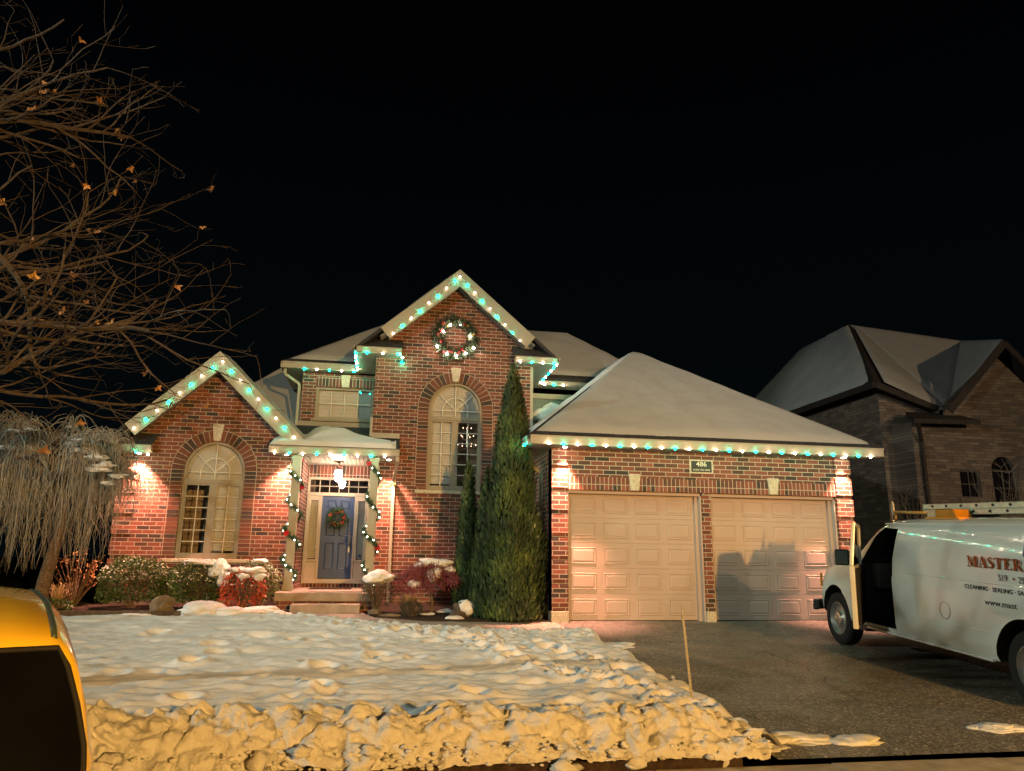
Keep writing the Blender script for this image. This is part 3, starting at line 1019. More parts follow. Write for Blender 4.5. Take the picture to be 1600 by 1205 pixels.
m = MB(); m.box(.24, .82, 3.1, 5.34, 5.80, 5.82); m.build('soffit', M['trim'], Hs)
m = MB(); m.box(-5.94, -5.86, 4.86, 9, 5.80, 5.96); m.build('gutter', M['trim'], Hs)
fascia((-4.0, 3.10, 5.90), (-2.95, 3.10, 5.90), .13)
fascia((-.22, 3.10, 5.88), (.84, 3.10, 5.88), .13)
fascia((.84, 3.06, 5.88), (.84, 5.3, 5.88), .13)
fascia((-4.02, 4.9, 5.90), (-4.02, 3.06, 5.90), .13)
m = MB(); m.box(-3.54, -2.95, 3.14, 3.5, 5.835, 5.85); m.build('soffit', M['trim'], Hs)
m = MB(); m.box(-.2, .24, 3.14, 3.5, 5.815, 5.83); m.build('soffit', M['trim'], Hs)

# gable roofs with wide rake boards
def gable_roof(ax, az, xl, xr, zl, zr, y0, y1, th=.10, snow=True, sx=.05, label=''):
    """two slopes; front edge y0 (overhang), back y1"""
    m = MB()
    m.solid([(ax, y0, az), (xl, y0, zl), (xl, y1, zl), (ax, y1, az)], th)
    m.solid([(ax, y0, az), (ax, y1, az), (xr, y1, zr), (xr, y0, zr)], th)
    m.build('roof', M['shingle'], Hs)
    if snow:
        for (xe, ze) in ((xl, zl), (xr, zr)):
            snow_slab([(ax, y0 + .05, az), (lerp(ax, xe, .97), y0 + .05, lerp(az, ze, .97)), (lerp(ax, xe, .97), y1, lerp(az, ze, .97)), (ax, y1, az)], .07)
def snow_slab(quad, th, nu=26, nv=26, mat=None, name='snow_cover', amp=.3, parent=None, ragged=.0):
    """rounded, uneven slab lying on a roof quad (a,b,c,d); a-b is the front edge"""
    a, b, c, d = [Vector(p) for p in quad]
    n_ = (b - a).cross(d - a).normalized()
    if n_.z < 0: n_ = -n_
    m = MB(); vs = []
    for layer in (0, 1):
        for j in range(nv + 1):
            v = j / nv
            for i in range(nu + 1):
                u = i / nu
                p = a.lerp(b, u).lerp(d.lerp(c, u), v)
                rg = .006 + .008 * fb(p.x, p.y, p.z, 2.3, 4)
                e = min(sstep(0, .05, u), sstep(0, .05, 1 - u), sstep(rg, rg + .05, v), sstep(0, .05, 1 - v))
                h = th * (e ** .5) * (1 + amp * fb(p.x, p.y, p.z, 1.5, 3))
                if layer == 1: h = -.015
                elif e <= 0 and v < .5: h = -.012
                else: h = max(h, .004)
                vs.append(p + n_ * h)
    N = nu + 1; T = N * (nv + 1)
    fs = []
    for j in range(nv):
        for i in range(nu):
            q = (j * N + i, j * N + i + 1, (j + 1) * N + i + 1, (j + 1) * N + i)
            fs.append(q); fs.append(tuple(T + k_ for k_ in reversed(q)))
    for i in range(nu):
        fs.append((i, T + i, T + i + 1, i + 1)); o_ = nv * N; fs.append((o_ + i + 1, T + o_ + i + 1, T + o_ + i, o_ + i))
    for j in range(nv):
        fs.append((j * N, (j + 1) * N, T + (j + 1) * N, T + j * N)); fs.append(((j + 1) * N + nu, j * N + nu, T + j * N + nu, T + (j + 1) * N + nu))
    m.add(vs, fs)
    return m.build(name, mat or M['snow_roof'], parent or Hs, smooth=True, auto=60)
def rake(ax, az, x2, z2, y, w=.16):
    """rake fascia board and the soffit behind it, from the apex to (x2,z2)"""
    m = MB()
    d = Vector((x2 - ax, 0, z2 - az)); n_ = Vector((-d.z, 0, d.x)).normalized()
    if n_.z > 0: n_ = -n_
    A, B = Vector((ax, y, az)), Vector((x2, y, z2))
    q = [A, B, B + n_ * w, A + Vector((0, 0, -w / abs(n_.z)))]
    pts = [(p.x, p.z) for p in q]
    m.prism(pts, y - .03, y + .012)
    m.build('rake_board', M['trim'], Hs, bevel=.004)
def rake_soffit(ax, az, x2, z2, y0, y1, drop):
    m = MB()
    m.solid([(ax, y0, az - drop), (x2, y0, z2 - drop), (x2, y1, z2 - drop), (ax, y1, az - drop)], .015)
    m.build('soffit', M['trim'], Hs)
def frieze(ax, az, x2, z2, y, w, drop):
    m = MB()
    m.prism([(ax, az - drop), (x2, z2 - drop), (x2, z2 - drop - w), (ax, az - drop - w)], y - .03, y)
    m.build('frieze_board', M['trim'], Hs)
# central gable
A1 = (-1.62, 8.07)
gable_roof(A1[0], A1[1], -4.05, .87, 5.94, 5.92, 3.06, 7.0)
for xe, ze in ((-4.05, 5.94), (.87, 5.92)):
    t = .76
    xm, zm = lerp(A1[0], xe, t), lerp(A1[1], ze, t)
    rake(A1[0], A1[1] - .01, xm, zm - .01, 3.06, .34)
    rake_soffit(A1[0], A1[1], xm, zm, 3.07, 3.5, .20)
    frieze(A1[0], A1[1], xm, zm, 3.5, .20, .16)
    # little shingled return roof
def return_roof(x0, x1, y0, z0, z1, xin_slope):
    m = MB()
    if xin_slope > 0:   # left return, slopes up to the right
        m.solid([(x0, y0, z0), (x1, y0, z0), (x1, y0 + .42, z1), (x0 + .35, y0 + .42, z1)], .03)
    else:
        m.solid([(x0, y0, z0), (x1, y0, z0), (x1 - .35, y0 + .42, z1), (x0, y0 + .42, z1)], .03)
    m.build('return_roof', M['shingle'], Hs)
return_roof(-4.02, -2.92, 3.06, 5.97, 6.28, 1)
return_roof(-.24, .86, 3.06, 5.95, 6.26, -1)
# left wing gable
A2 = (-6.93, 5.56)
gable_roof(A2[0], A2[1], -9.15, -4.78, 3.42, 3.47, 2.68, 8.5)
for xe, ze in ((-9.15, 3.42), (-4.78, 3.47)):
    t = .80 if xe < -7 else .97
    xm, zm = lerp(A2[0], xe, t), lerp(A2[1], ze, t)
    rake(A2[0], A2[1] - .01, xm, zm - .01, 2.68, .33)
    rake_soffit(A2[0], A2[1], xm, zm, 2.69, 3.1, .18)
    frieze(A2[0], A2[1], xm, zm, 3.1, .18, .14)
return_roof(-9.12, -8.12, 2.68, 3.42, 3.72, 1)
fascia((-9.12, 2.70, 3.34), (-8.12, 2.70, 3.34), .13)
fascia((-9.14, 8, 3.34), (-9.14, 2.66, 3.34), .13)
m = MB(); m.box(-9.1, -8.12, 2.74, 3.1, 3.26, 3.275); m.build('soffit', M['trim'], Hs)
m = MB(); m.box(-9.1, -8.8, 3.1, 8, 3.26, 3.275); m.build('soffit', M['trim'], Hs)
# hipped main roof
def poly_roof(faces, th=.08, snowth=.06):
    m = MB()
    for f in faces: m.solid(f, th)
    m.build('roof', M['shingle'], Hs)
def snow_tri(pts, th, n=30, mat=None, inset=0.0):
    """snow on a triangular or trapezoid slope: pts a,b (eave), c,d (ridge end; c==d for a triangle)"""
    return snow_slab(pts, th, n, n, mat)
e0, e1, yb = 4.86, 5.26, 10.4
rl, rr = (-3.25, 7.62, 8.05), (2.05, 7.62, 8.05)
poly_roof([[(-5.92, 4.86, 5.97), (-.5, 4.86, 5.97), (-.5, 7.62, 8.05), rl],
           [(-.5, 5.2, 5.97), (4.75, 5.2, 5.97), rr, (-.5, 7.62, 8.05)],
           [(-5.92, yb, 5.97), (-5.92, 4.86, 5.97), rl],
           [(4.75, 5.2, 5.97), (4.75, yb, 5.97), rr],
           [(4.75, yb, 5.97), (-5.92, yb, 5.97), rl, rr]])
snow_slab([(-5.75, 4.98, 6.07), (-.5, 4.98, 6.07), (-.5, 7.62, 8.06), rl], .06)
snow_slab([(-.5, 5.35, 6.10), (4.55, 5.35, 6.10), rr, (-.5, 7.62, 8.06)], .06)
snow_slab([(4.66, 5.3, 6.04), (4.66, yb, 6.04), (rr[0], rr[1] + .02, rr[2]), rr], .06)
m = MB(); m.box(-5.42, 4.4, 9.9, 10, 0, 5.9); m.build('back_wall', M['siding'], Hs)
m = MB(); m.add([(4.4, 5.8, 0), (4.4, 10, 0), (4.4, 10, 5.9), (4.4, 5.8, 5.9)], [(0, 1, 2, 3)]); m.build('wall', M['siding'], Hs)
# rear left roof seen behind the left gable
ap = (-6.2, 9.0, 6.95)
poly_roof([[(-9.6, 5.4, 3.6), (-3.6, 5.4, 3.9), (-5.6, 9.0, 6.95), ap], [(-9.6, 12.4, 3.6), (-9.6, 5.4, 3.6), ap]])
snow_slab([(-9.5, 5.5, 3.72), (-3.8, 5.5, 4.0), (-5.6, 9.0, 6.97), ap], .06)
# garage hip roof
ga = (3.12, 4.05, 6.50)
poly_roof([[(-.56, -.46, 3.44), (6.92, -.46, 3.44), ga], [(6.92, -.46, 3.44), (6.92, 9, 3.44), (3.12, 9, 6.50), ga], [(-.56, 9, 3.44), (-.56, -.46, 3.44), ga, (3.12, 9, 6.50)]])
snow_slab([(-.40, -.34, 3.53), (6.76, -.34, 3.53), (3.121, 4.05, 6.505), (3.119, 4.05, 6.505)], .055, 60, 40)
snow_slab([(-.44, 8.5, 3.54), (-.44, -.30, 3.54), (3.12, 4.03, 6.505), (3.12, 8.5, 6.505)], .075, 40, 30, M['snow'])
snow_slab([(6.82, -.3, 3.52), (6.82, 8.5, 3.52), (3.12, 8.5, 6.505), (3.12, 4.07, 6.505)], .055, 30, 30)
# clump of snow caught where the siding meets the garage roof
m = MB(); chunk(m, (.75, 4.4, 4.72), (.34, .3, .2), 3, .35, seed=4); chunk(m, (1.05, 4.7, 4.92), (.3, .3, .22), 3, .3, seed=9); m.build('snow_cover', M['snow'], Hs, smooth=True)
# porch roof
m = MB()
m.solid([(-5.72, 2.42, 3.47), (-2.90, 2.42, 3.47), (-2.90, 3.5, 3.86), (-3.54, 3.5, 3.86), (-3.54, 5.25, 4.40), (-5.9, 5.25, 4.40)], .05)
m.build('roof', M['shingle'], Hs)
m = MB(); m.box(-3.54, -2.90, 3.42, 3.5, 3.86, 3.98); m.box(-3.60, -3.54, 3.46, 3.52, 3.9, 4.35); m.build('flashing', M['slate'], Hs, bevel=.005)
def porch_snow():
    m = MB(); vs = []
    nu, nv = 70, 30
    prof = [(0, .06), (.1, .08), (.25, .07), (.31, .20), (.38, .27), (.55, .26), (.68, .12), (.85, .03), (.95, .0), (1, .0)]
    def H(u):
        for (a, b), (c, d) in zip(prof, prof[1:]):
            if u <= c: return lerp(b, d, (u - a) / (c - a))
        return 0
    for j in range(nv + 1):
        v = j / nv
        for i in range(nu + 1):
            u = i / nu
            x = lerp(-5.68, -2.98, u)
            y = lerp(2.44, 3.30, v)
            base = 3.475 + (y - 2.42) * .36
            e = min(sstep(0, .07, u), sstep(0, .06, 1 - u)) ** .5
            h = lerp(.10, H(u), sstep(0, .9, v)) * (sstep(0, .12, v) ** .5) * e * (1 + .12 * fb(x, y, 0, 2.5, 3))
            vs.append((x, y + .02 * fb(x, 0, 3, 3, 2), base + h - .004))
    N = nu + 1
    m.add(vs, [(j * N + i, j * N + i + 1, (j + 1) * N + i + 1, (j + 1) * N + i) for j in range(nv) for i in range(nu)])
    m.add([vs[nv * N + i] for i in range(N)] + [(vs[nv * N + i][0], vs[nv * N + i][1] + .45, 3.9) for i in range(N)], [(i, i + 1, i + 1 + N, i + N) for i in range(nu)])
    m.build('snow_cover', M['snow'], Hs, smooth=True)
porch_snow()
# downspouts
def downspout(pts, w=.07, label=None):
    m = MB()
    for a, b in zip(pts, pts[1:]):
        m.beam(a, b, w, w * .75, up=(0, 1, 0.02))
    o = m.build('downspout', M['trim'], Hs, bevel=.006)
    if label: o['label'] = label
downspout([(-2.93, 2.50, 3.32), (-2.93, 2.50, 3.22), (-2.99, 3.44, 2.88), (-2.99, 3.44, .12)])
m = MB(); m.box(-3.05, -2.93, 3.40, 3.49, 2.78, 2.82); m.build('downspout_strap', M['metal'], Hs)
downspout([(-.45, .9, 3.27), (-.40, .9, 3.12), (-.06, .75, 2.85), (-.06, .75, .1)])
downspout([(-5.84, 5.0, 5.80), (-5.84, 5.0, 5.66), (-5.48, 5.18, 5.45), (-5.48, 5.18, 4.3)])
# soffit pot lights that graze the brick piers
POT = [(.22, -.17, 3.258), (6.13, -.17, 3.258), (-8.42, 2.92, 3.255), (-5.36, 2.86, 3.32), (-3.12, 3.12, 3.315), (-4.33, 2.75, 3.312)]
pot_e = emit('lamp_lens', (1, .80, .62), 60)
for i, (x, y, z) in enumerate(POT):
    m = MB(); m.lathe([(.045, -.002), (.07, -.002), (.07, .004), (.045, .004)], 20, 'z', (x, y, z)); o = m.build('pot_light', M['trim'], Hs)
    m = MB(); m.lathe([(0, -.012), (.035, -.012), (.045, 0)], 16, 'z', (x, y, z)); m.build('lens', pot_e, o)
    pw = [210, 185, 165, 85, 110, 30][i]
    lamp('pot_light_beam', 'SPOT', (x, y, z - .03), pw * 8, (1.0, .40, .27), (x, y + (.07 if i != 5 else 0), z - 2), .03, (64 if i < 2 else 92), (1.0 if i < 2 else .75))
# house number plaque
m = MB(); m.box(-.25, .25, -.02, .0, -.14, .14)
sg = m.build('house_number_plaque', M['limestone'], None, bevel=.004, loc=(3.07, -.004, 2.99))
tag(sg, 'small dark house number plaque in a pale frame above the garage doors', 'sign')
m = MB(); m.box(-.215, .215, -.028, -.021, -.11, .11); m.build('plate', plain('plaque_plate', (.035, .045, .042), .5), sg)
def text_obj(txt, size, mat, parent, loc, rot, ext=.002, name='lettering', bold=0, sx=1.0, align='CENTER', shear=0):
    cu = D.curves.new('t', 'FONT'); cu.body = txt; cu.size = size; cu.extrude = ext; cu.offset = bold; cu.align_x = align; cu.shear = shear
    cu.resolution_u = 3
    t = D.objects.new('t', cu); COL.objects.link(t)
    dg = bpy.context.evaluated_depsgraph_get()
    me = D.meshes.new_from_object(t.evaluated_get(dg))
    D.objects.remove(t); D.curves.remove(cu)
    me.materials.clear(); me.materials.append(mat)
    o = D.objects.new(name, me); COL.objects.link(o); o.parent = parent; o.location = loc; o.rotation_euler = rot; o.scale = (sx, 1, 1)
    return o
letr = plain('cream_lettering', (.62, .60, .48), .5)
text_obj('486', .135, letr, sg, (0, -.030, .005), (R(90), 0, 0), bold=.002, sx=1.1)
text_obj('PLANE TREE DRIVE', .052, letr, sg, (0, -.030, -.085), (R(90), 0, 0), sx=.82)

# ================================================================== LIGHT STRINGS
WHITE, GREEN = (1.0, .76, .56), (.0, 1.0, .58)
M['darkbark'] = plain('plane_bark', (.065, .048, .034), .9, var=.4, scale=20, bump=.9, bscale=35, dist=.02)
EW = emit('bulb_white', WHITE, 170)
EG = emit('bulb_green', GREEN, 190)
def bulb_mesh(mat):
    m = MB(); m.ball((0, 0, 0), .019, 10, 8, .9)
    o = m.build('bulb', mat, None, smooth=True)
    me = o.data; D.objects.remove(o)
    return me
BW, BG = bulb_mesh(EW), bulb_mesh(EG)
EWR = emit('bulb_white_gable', WHITE, 24)
EGR = emit('bulb_green_gable', GREEN, 75)
BWR, BGR = bulb_mesh(EWR), bulb_mesh(EGR)
def light_string(label, paths, group='light strings under the eaves'):
    """paths: list of (a, b, n, first) ; bulbs evenly spaced from a to b, alternating"""
    root = empty('light_string', label, 'light string', paths[0][0], group=group)
    L0 = Vector(paths[0][0])
    for a, b, n, first in paths:
        a, b = Vector(a), Vector(b)
        wv = MB(); wv.beam(a - L0 + Vector((0, .012, .022)), b - L0 + Vector((0, .012, .022)), .012, .008)
        wv.build('light_track', M['bulbwire'], root)
        for i in range(n):
            p = a.lerp(b, i / max(1, n - 1))
            o = D.objects.new('bulb', ((BW, BWR) if (i + first) % 2 == 0 else (BG, BGR))[1 if 'rakes' in label else 0])
            COL.objects.link(o); o.parent = root; o.location = p - L0
            o.visible_shadow = True
def on_plane(u, v, Y):
    """photo pixel to a point on a plane y=Y, used once to read the bulbs' eaves off the photo's geometry"""
    d = _f + _r2 * ((u - 800) / FPX) - _u2 * ((v - 602.5) / FPX)
    t = (Y - CAMLOC.y) / d.y
    return tuple(CAMLOC + d * t)
P = on_plane
yl = 2.60
light_string('string of white and green lights up the two rakes of the left wing gable', [(P(209, 669, yl), P(332, 574, yl), 8, 0), (P(348, 565, yl), P(459, 683, yl), 9, 0)])
light_string('short pair of lights under the eave return left of the left wing', [(P(213, 707, yl), P(231, 710, yl), 2, 1)])
yc = 2.98
light_string('string of white and green lights up the two rakes of the tall central gable', [(P(711, 438.5, yc), P(614.5, 521, yc), 8, 1), (P(719, 432.5, yc), P(812.5, 532.5, yc), 9, 0)])
light_string('string of lights under the eave above the wide upper window', [((-5.35, 4.86, 5.775), (-4.12, 4.86, 5.775), 5, 1), ((-4.03, 4.72, 5.80), (-4.03, 3.2, 5.80), 6, 0)])
light_string('string of lights along the eave return left of the central gable', [((-3.75, 3.04, 5.80), (-3.02, 3.04, 5.80), 3, 1), ((-2.93, 3.1, 5.75), (-2.93, 3.42, 5.70), 2, 0)])
light_string('string of lights round the eave return right of the central gable', [((-.10, 3.04, 5.79), (.74, 3.04, 5.79), 4, 0), ((.84, 3.2, 5.80), (.84, 5.1, 5.80), 7, 0), ((.98, 5.24, 5.79), (1.5, 5.24, 5.79), 3, 0)])
yp = 2.38
light_string('string of lights along the porch roof edge over the front door', [((-5.55, yp, 3.285), (-3.22, yp, 3.285), 9, 0)])
light_string('long string of white and green lights under the garage eave', [(P(858, 693, -.48), P(1361, 714, -.48), 25, 0), ((-.60, -.3, 3.255), (-.60, 1.6, 3.255), 6, 1)])

# ================================================================== WREATHS AND GARLANDS
M['needle'] = plain('pine_needle', (.035, .085, .05), .7, var=.5, scale=30)
M['needle2'] = plain('frosted_needle', (.07, .09, .06), .7, var=.5, scale=30)
M['berry'] = plain('red_ornament', (.55, .012, .03), .3)
M['berry_gold'] = plain('gold_ornament', (.5, .3, .08), .3, metal=.6)
def needles(m, c, d, n, ln, r_, wd=.006):
    """spray of thin needle triangles about point c with mean direction d"""
    for i in range(n):
        v = (Vector((random.gauss(0, 1), random.gauss(0, 1), random.gauss(0, 1))).normalized() + Vector(d) * .8).normalized()
        p = Vector(c) + Vector((random.gauss(0, r_), random.gauss(0, r_), random.gauss(0, r_)))
        q = v.orthogonal().normalized() * wd
        L = ln * random.uniform(.6, 1.2)
        m.add([p - q, p + q, p + v * L], [(0, 1, 2)])
def wreath(name, label, c, R_, tr, lights, n=340, mat='needle', red=26):
    root = empty(name, label, 'wreath', c)
    m = MB(); random.seed(int(R_ * 100))
    for i in range(n):
        a = random.random() * 6.283
        rr = R_ + random.gauss(0, tr * .45)
        p = (rr * math.cos(a), random.gauss(-.02, tr * .3), rr * math.sin(a))
        needles(m, p, (math.cos(a) * .4, -.5, math.sin(a) * .4), 7, tr * 1.0, tr * .18, tr * .07)
    ring_ = []
    for i in range(33):
        a = i / 32 * 6.2832
        ring_.append((R_ * math.cos(a), 0, R_ * math.sin(a)))
    m.tube(ring_, tr * .45, 6, False)
    m.build('greenery', M[mat], root)
    for i in range(red):
        a = random.random() * 6.283; rr = R_ + random.gauss(0, tr * .3)
        b = MB(); s = tr * random.uniform(.14, .3)
        b.ball((rr * math.cos(a), -tr * .55, rr * math.sin(a)), s, 8, 6)
        b.build('ornament', M['berry'] if i % 4 else M['berry_gold'], root, smooth=True)
    for (u, v, s) in lights:
        o = D.objects.new('bulb', BWW); COL.objects.link(o); o.parent = root
        o.location = Vector(P(u, v, c[1] - tr * .9)) - Vector(c); o.scale = (s, s, s)
    return root
EWW = emit('bulb_warm_white', (1.0, .86, .66), 200)
BWW = bulb_mesh(EWW)
wreath('wreath', 'big lit evergreen wreath hung on the brick of the central gable', (-1.65, 3.42, 6.40), .42, .16,
       [(704, 508, 1.25), (719, 508, .7), (693, 518, 1.2), (735, 526, 1.2), (683, 541, 1.3), (698, 553, 1.4), (713, 556, 1.4), (728, 552, 1.2), (740, 544, 1.4)], 420, 'needle2', 22)
wreath('wreath', 'small berry wreath on the blue front door', (-4.28, 4.53, 2.05), .17, .085, [], 260, 'needle', 46)
def garland(label, x0, x1, zlist, y, turns, seed):
    root = empty('garland', label, 'garland', ((x0 + x1) / 2, y, .43), group='garlands wound round the porch columns')
    L0 = root.location.copy()
    random.seed(seed)
    xc, hw = (x0 + x1) / 2, (x1 - x0) / 2 + .045
    m = MB(); pts = []
    N = 130
    for i in range(N + 1):
        t = i / N
        z = lerp(3.22, .50, t)
        a = t * turns * 6.283 + seed
        p = Vector((xc + hw * 1.05 * math.cos(a), y + (hw) * math.sin(a) * 1.0, z)) - L0
        p.x += .02 * math.sin(t * 31)
        pts.append(p)
        needles(m, p, (0, -.3, 0), 20, .09, .024, .007)
    m.tube(pts, .014, 5)
    m.build('greenery', M['needle'], root)
    for i in range(8, N, 5):
        if random.random() < .25: continue
        o = D.objects.new('bulb', BSM); COL.objects.link(o); o.parent = root
        o.location = pts[i] + Vector((random.uniform(-.03, .03), -.05, random.uniform(-.03, .03)))
    for i in zlist:
        j = min(range(len(pts)), key=lambda k_: abs(pts[k_].z + L0.z - i[1]) + abs(pts[k_].x + L0.x - i[0]) * 1.5)
        b = MB(); c = pts[j] + Vector((0, -.05, 0))
        for k_ in range(7):
            a = k_ / 7 * 6.283
            b.obox(c + Vector((.03 * math.cos(a), -.01, .03 * math.sin(a))), (.028 * math.cos(a), .005, .028 * math.sin(a)), (0, .004, 0), (-.02 * math.sin(a), .006, .02 * math.cos(a)))
        b.ball(c, .018)
        b.build('red_flower', M['berry'], root)
ESM = emit('bulb_small', (1.0, .9, .62), 26)
m = MB(); m.ball((0, 0, 0), .013, 8, 6); o = m.build('bulb', ESM, None); BSM = o.data; D.objects.remove(o)
garland('lit garland with red flowers wound round the left porch column', -5.20, -5.02, [(-4.98, 3.1), (-4.98, 2.62), (-5.22, 1.55)], 2.81, 4.2, 1)
garland('lit garland with red flowers wound round the right porch column', -3.52, -3.34, [(-3.55, 3.0), (-3.3, 1.33)], 2.81, 3.6, 3)

# porch lantern hanging from the ceiling
ln = empty('porch_lantern', 'bright hanging porch lantern in front of the transom', 'lantern', (-4.27, 3.75, 3.31))
m = MB(); m.lathe([(0, 0), (.06, 0), (.06, -.02), (.015, -.03)], 16); m.tube([(0, 0, -.02), (0, 0, -.16)], .008); m.lathe([(.0, -.15), (.05, -.16), (.085, -.20), (.08, -.21)], 16); m.build('lantern_cap', M['metal'], ln, smooth=True)
m = MB(); m.lathe([(.07, -.21), (.085, -.26), (.085, -.38), (.05, -.46), (0, -.47)], 20); m.build('glass_shade', emit('lantern_glass', (1.0, .70, .54), 170), ln, smooth=True)
m = MB(); m.lathe([(.045, -.465), (.03, -.50), (0, -.52)], 12); m.build('finial', M['metal'], ln, smooth=True)
# chandelier inside, seen through the tall window
ch = empty('chandelier', 'small lit chandelier seen through the tall gable window', 'chandelier', (-1.25, 3.95, 4.55))
m = MB(); m.tube([(0, 0, 0), (0, 0, -.75)], .01)
ch_spots = []
for k_, (r_, z, n_) in enumerate(((.10, -.30, 4), (.16, -.50, 5), (.22, -.72, 6))):
    for i in range(n_):
        a = i / n_ * 6.283 + k_
        m.tube([(0, 0, z - .06), (r_ * .6 * math.cos(a), r_ * .6 * math.sin(a), z - .08), (r_ * math.cos(a), r_ * math.sin(a), z)], .006, 5)
        ch_spots.append((r_ * math.cos(a), r_ * math.sin(a), z + .02))
m.build('chandelier_frame', M['metal'], ch)
ECH = emit('candle_bulb', (1.0, .62, .40), 5)
m = MB(); m.ball((0, 0, 0), .011, 8, 6); o = m.build('bulb', ECH, None); BCH = o.data; D.objects.remove(o)
for s_ in ch_spots:
    o = D.objects.new('bulb', BCH); COL.objects.link(o); o.parent = ch; o.location = s_; o.scale = (1, 1, 1.2)

# ================================================================== PLANTS
def leafq(m, p, d, up, L, W):
    """one bent leaf"""
    d = Vector(d).normalized(); s = d.cross(Vector(up))
    s = s.normalized() if s.length > 1e-4 else d.orthogonal().normalized()
    p = Vector(p)
    m.add([p, p + d * L * .5 + s * W * .5, p + d * L, p + d * L * .5 - s * W * .5], [(0, 1, 2, 3)])
def leafmat(name, cols, rough=.55):
    n = NT(name)
    a = n.new("ShaderNodeAttribute"); a.attribute_name = "rnd"
    o = n.obj()
    st = [(i / (len(cols) - 1), c) for i, c in enumerate(cols)]
    n.link(n.ramp(a.outputs['Fac'], st), n.b.inputs['Base Color'])
    n.b.inputs['Roughness'].default_value = rough
    return n.m
M['cedar'] = leafmat('cedar_foliage', [(.012, .026, .010), (.03, .058, .018), (.12, .17, .04)], .7)
M['box'] = leafmat('evergreen_leaf', [(.03, .055, .02), (.07, .12, .035), (.20, .26, .10)], .35)
M['boxlight'] = leafmat('variegated_leaf', [(.07, .10, .04), (.25, .28, .12), (.42, .42, .24)], .45)
M['redleaf'] = leafmat('red_leaf', [(.30, .02, .012), (.62, .07, .02), (.75, .20, .05)], .5)
M['maple'] = leafmat('maroon_leaf', [(.08, .016, .024), (.20, .032, .042), (.34, .07, .075)], .6)
M['straw'] = leafmat('dry_grass', [(.20, .14, .07), (.42, .30, .15), (.55, .42, .25)], .8)
M['deadleaf'] = leafmat('withered_leaf', [(.16, .07, .03), (.34, .17, .06), (.45, .25, .08)], .7)
M['darkshrub'] = leafmat('dark_leaf', [(.03, .035, .02), (.06, .06, .035), (.09, .08, .05)], .7)

def cedar(label, base, h, r_, seed, n, lean=0, prof=None):
    root = empty('cedar_tree', label, 'cedar', base, group='columnar cedars between walk and garage')
    random.seed(seed)
    t = MB(); t.tube([(0, 0, -.1), (0, 0, h * .55), (lean, 0, h * .95)], [.07, .04, .01], 7); t.build('trunk', M['bark'], root)
    core = MB(); m = MB()
    def rad(t_, a):
        f = (1 - t_) ** .68 * (1 - .12 * (1 - t_) ** 8)
        lump = 1 + .20 * noise.noise(Vector((math.cos(a) * 1.3, math.sin(a) * 1.3, t_ * h * 1.1 + seed))) + .13 * noise.noise(Vector((math.cos(a) * 4, math.sin(a) * 4, t_ * h * 3.5 + seed)))
        return r_ * f * lump + .015
    # dark inner mass
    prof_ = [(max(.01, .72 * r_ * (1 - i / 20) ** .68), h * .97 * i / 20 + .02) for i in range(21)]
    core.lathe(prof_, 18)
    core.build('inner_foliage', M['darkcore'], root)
    for i in range(n):
        t_ = 1 - math.sqrt(random.random() * .985 + .0) * .995
        a = random.random() * 6.2832
        rr = rad(t_, a) * random.uniform(.80, 1.06)
        p = Vector((rr * math.cos(a) + lean * t_, rr * math.sin(a), h * t_ * .975))
        out = Vector((math.cos(a), math.sin(a), 0))
        d0 = (out * random.uniform(.25, .7) + Vector((random.gauss(0, .18), random.gauss(0, .18), 1.0))).normalized()
        m.cur = max(0, min(1, .5 + .5 * noise.noise(p * 2.6) + random.gauss(0, .16)))
        # one flat fan spray of scale leaves
        L = random.uniform(.07, .15) * (1 if t_ < .9 else .8)
        side = out.cross(Vector((0, 0, 1))) * random.uniform(-1, 1) + out * random.uniform(-.6, .6)
        for k_ in range(3):
            d1 = (d0 + side * (k_ - 1) * .45).normalized()
            leafq(m, p - d1 * L * .3, d1, out, L * (1 - .15 * abs(k_ - 1)), L * .28)
    m.build('crown', M['cedar'], root)
    return root
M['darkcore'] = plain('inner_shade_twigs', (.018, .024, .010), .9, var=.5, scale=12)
cedar('tallest cedar, broad at the foot, beside the garage corner', (-.72, .35, 0), 5.15, .70, 3, 18000)
cedar('short cedar left of the tall ones, in front of the tall window', (-1.42, 1.75, .05), 3.35, .30, 5, 5200)
cedar('middle cedar pressed against the left side of the tallest one', (-1.16, .75, .02), 3.0, .34, 8, 5000)

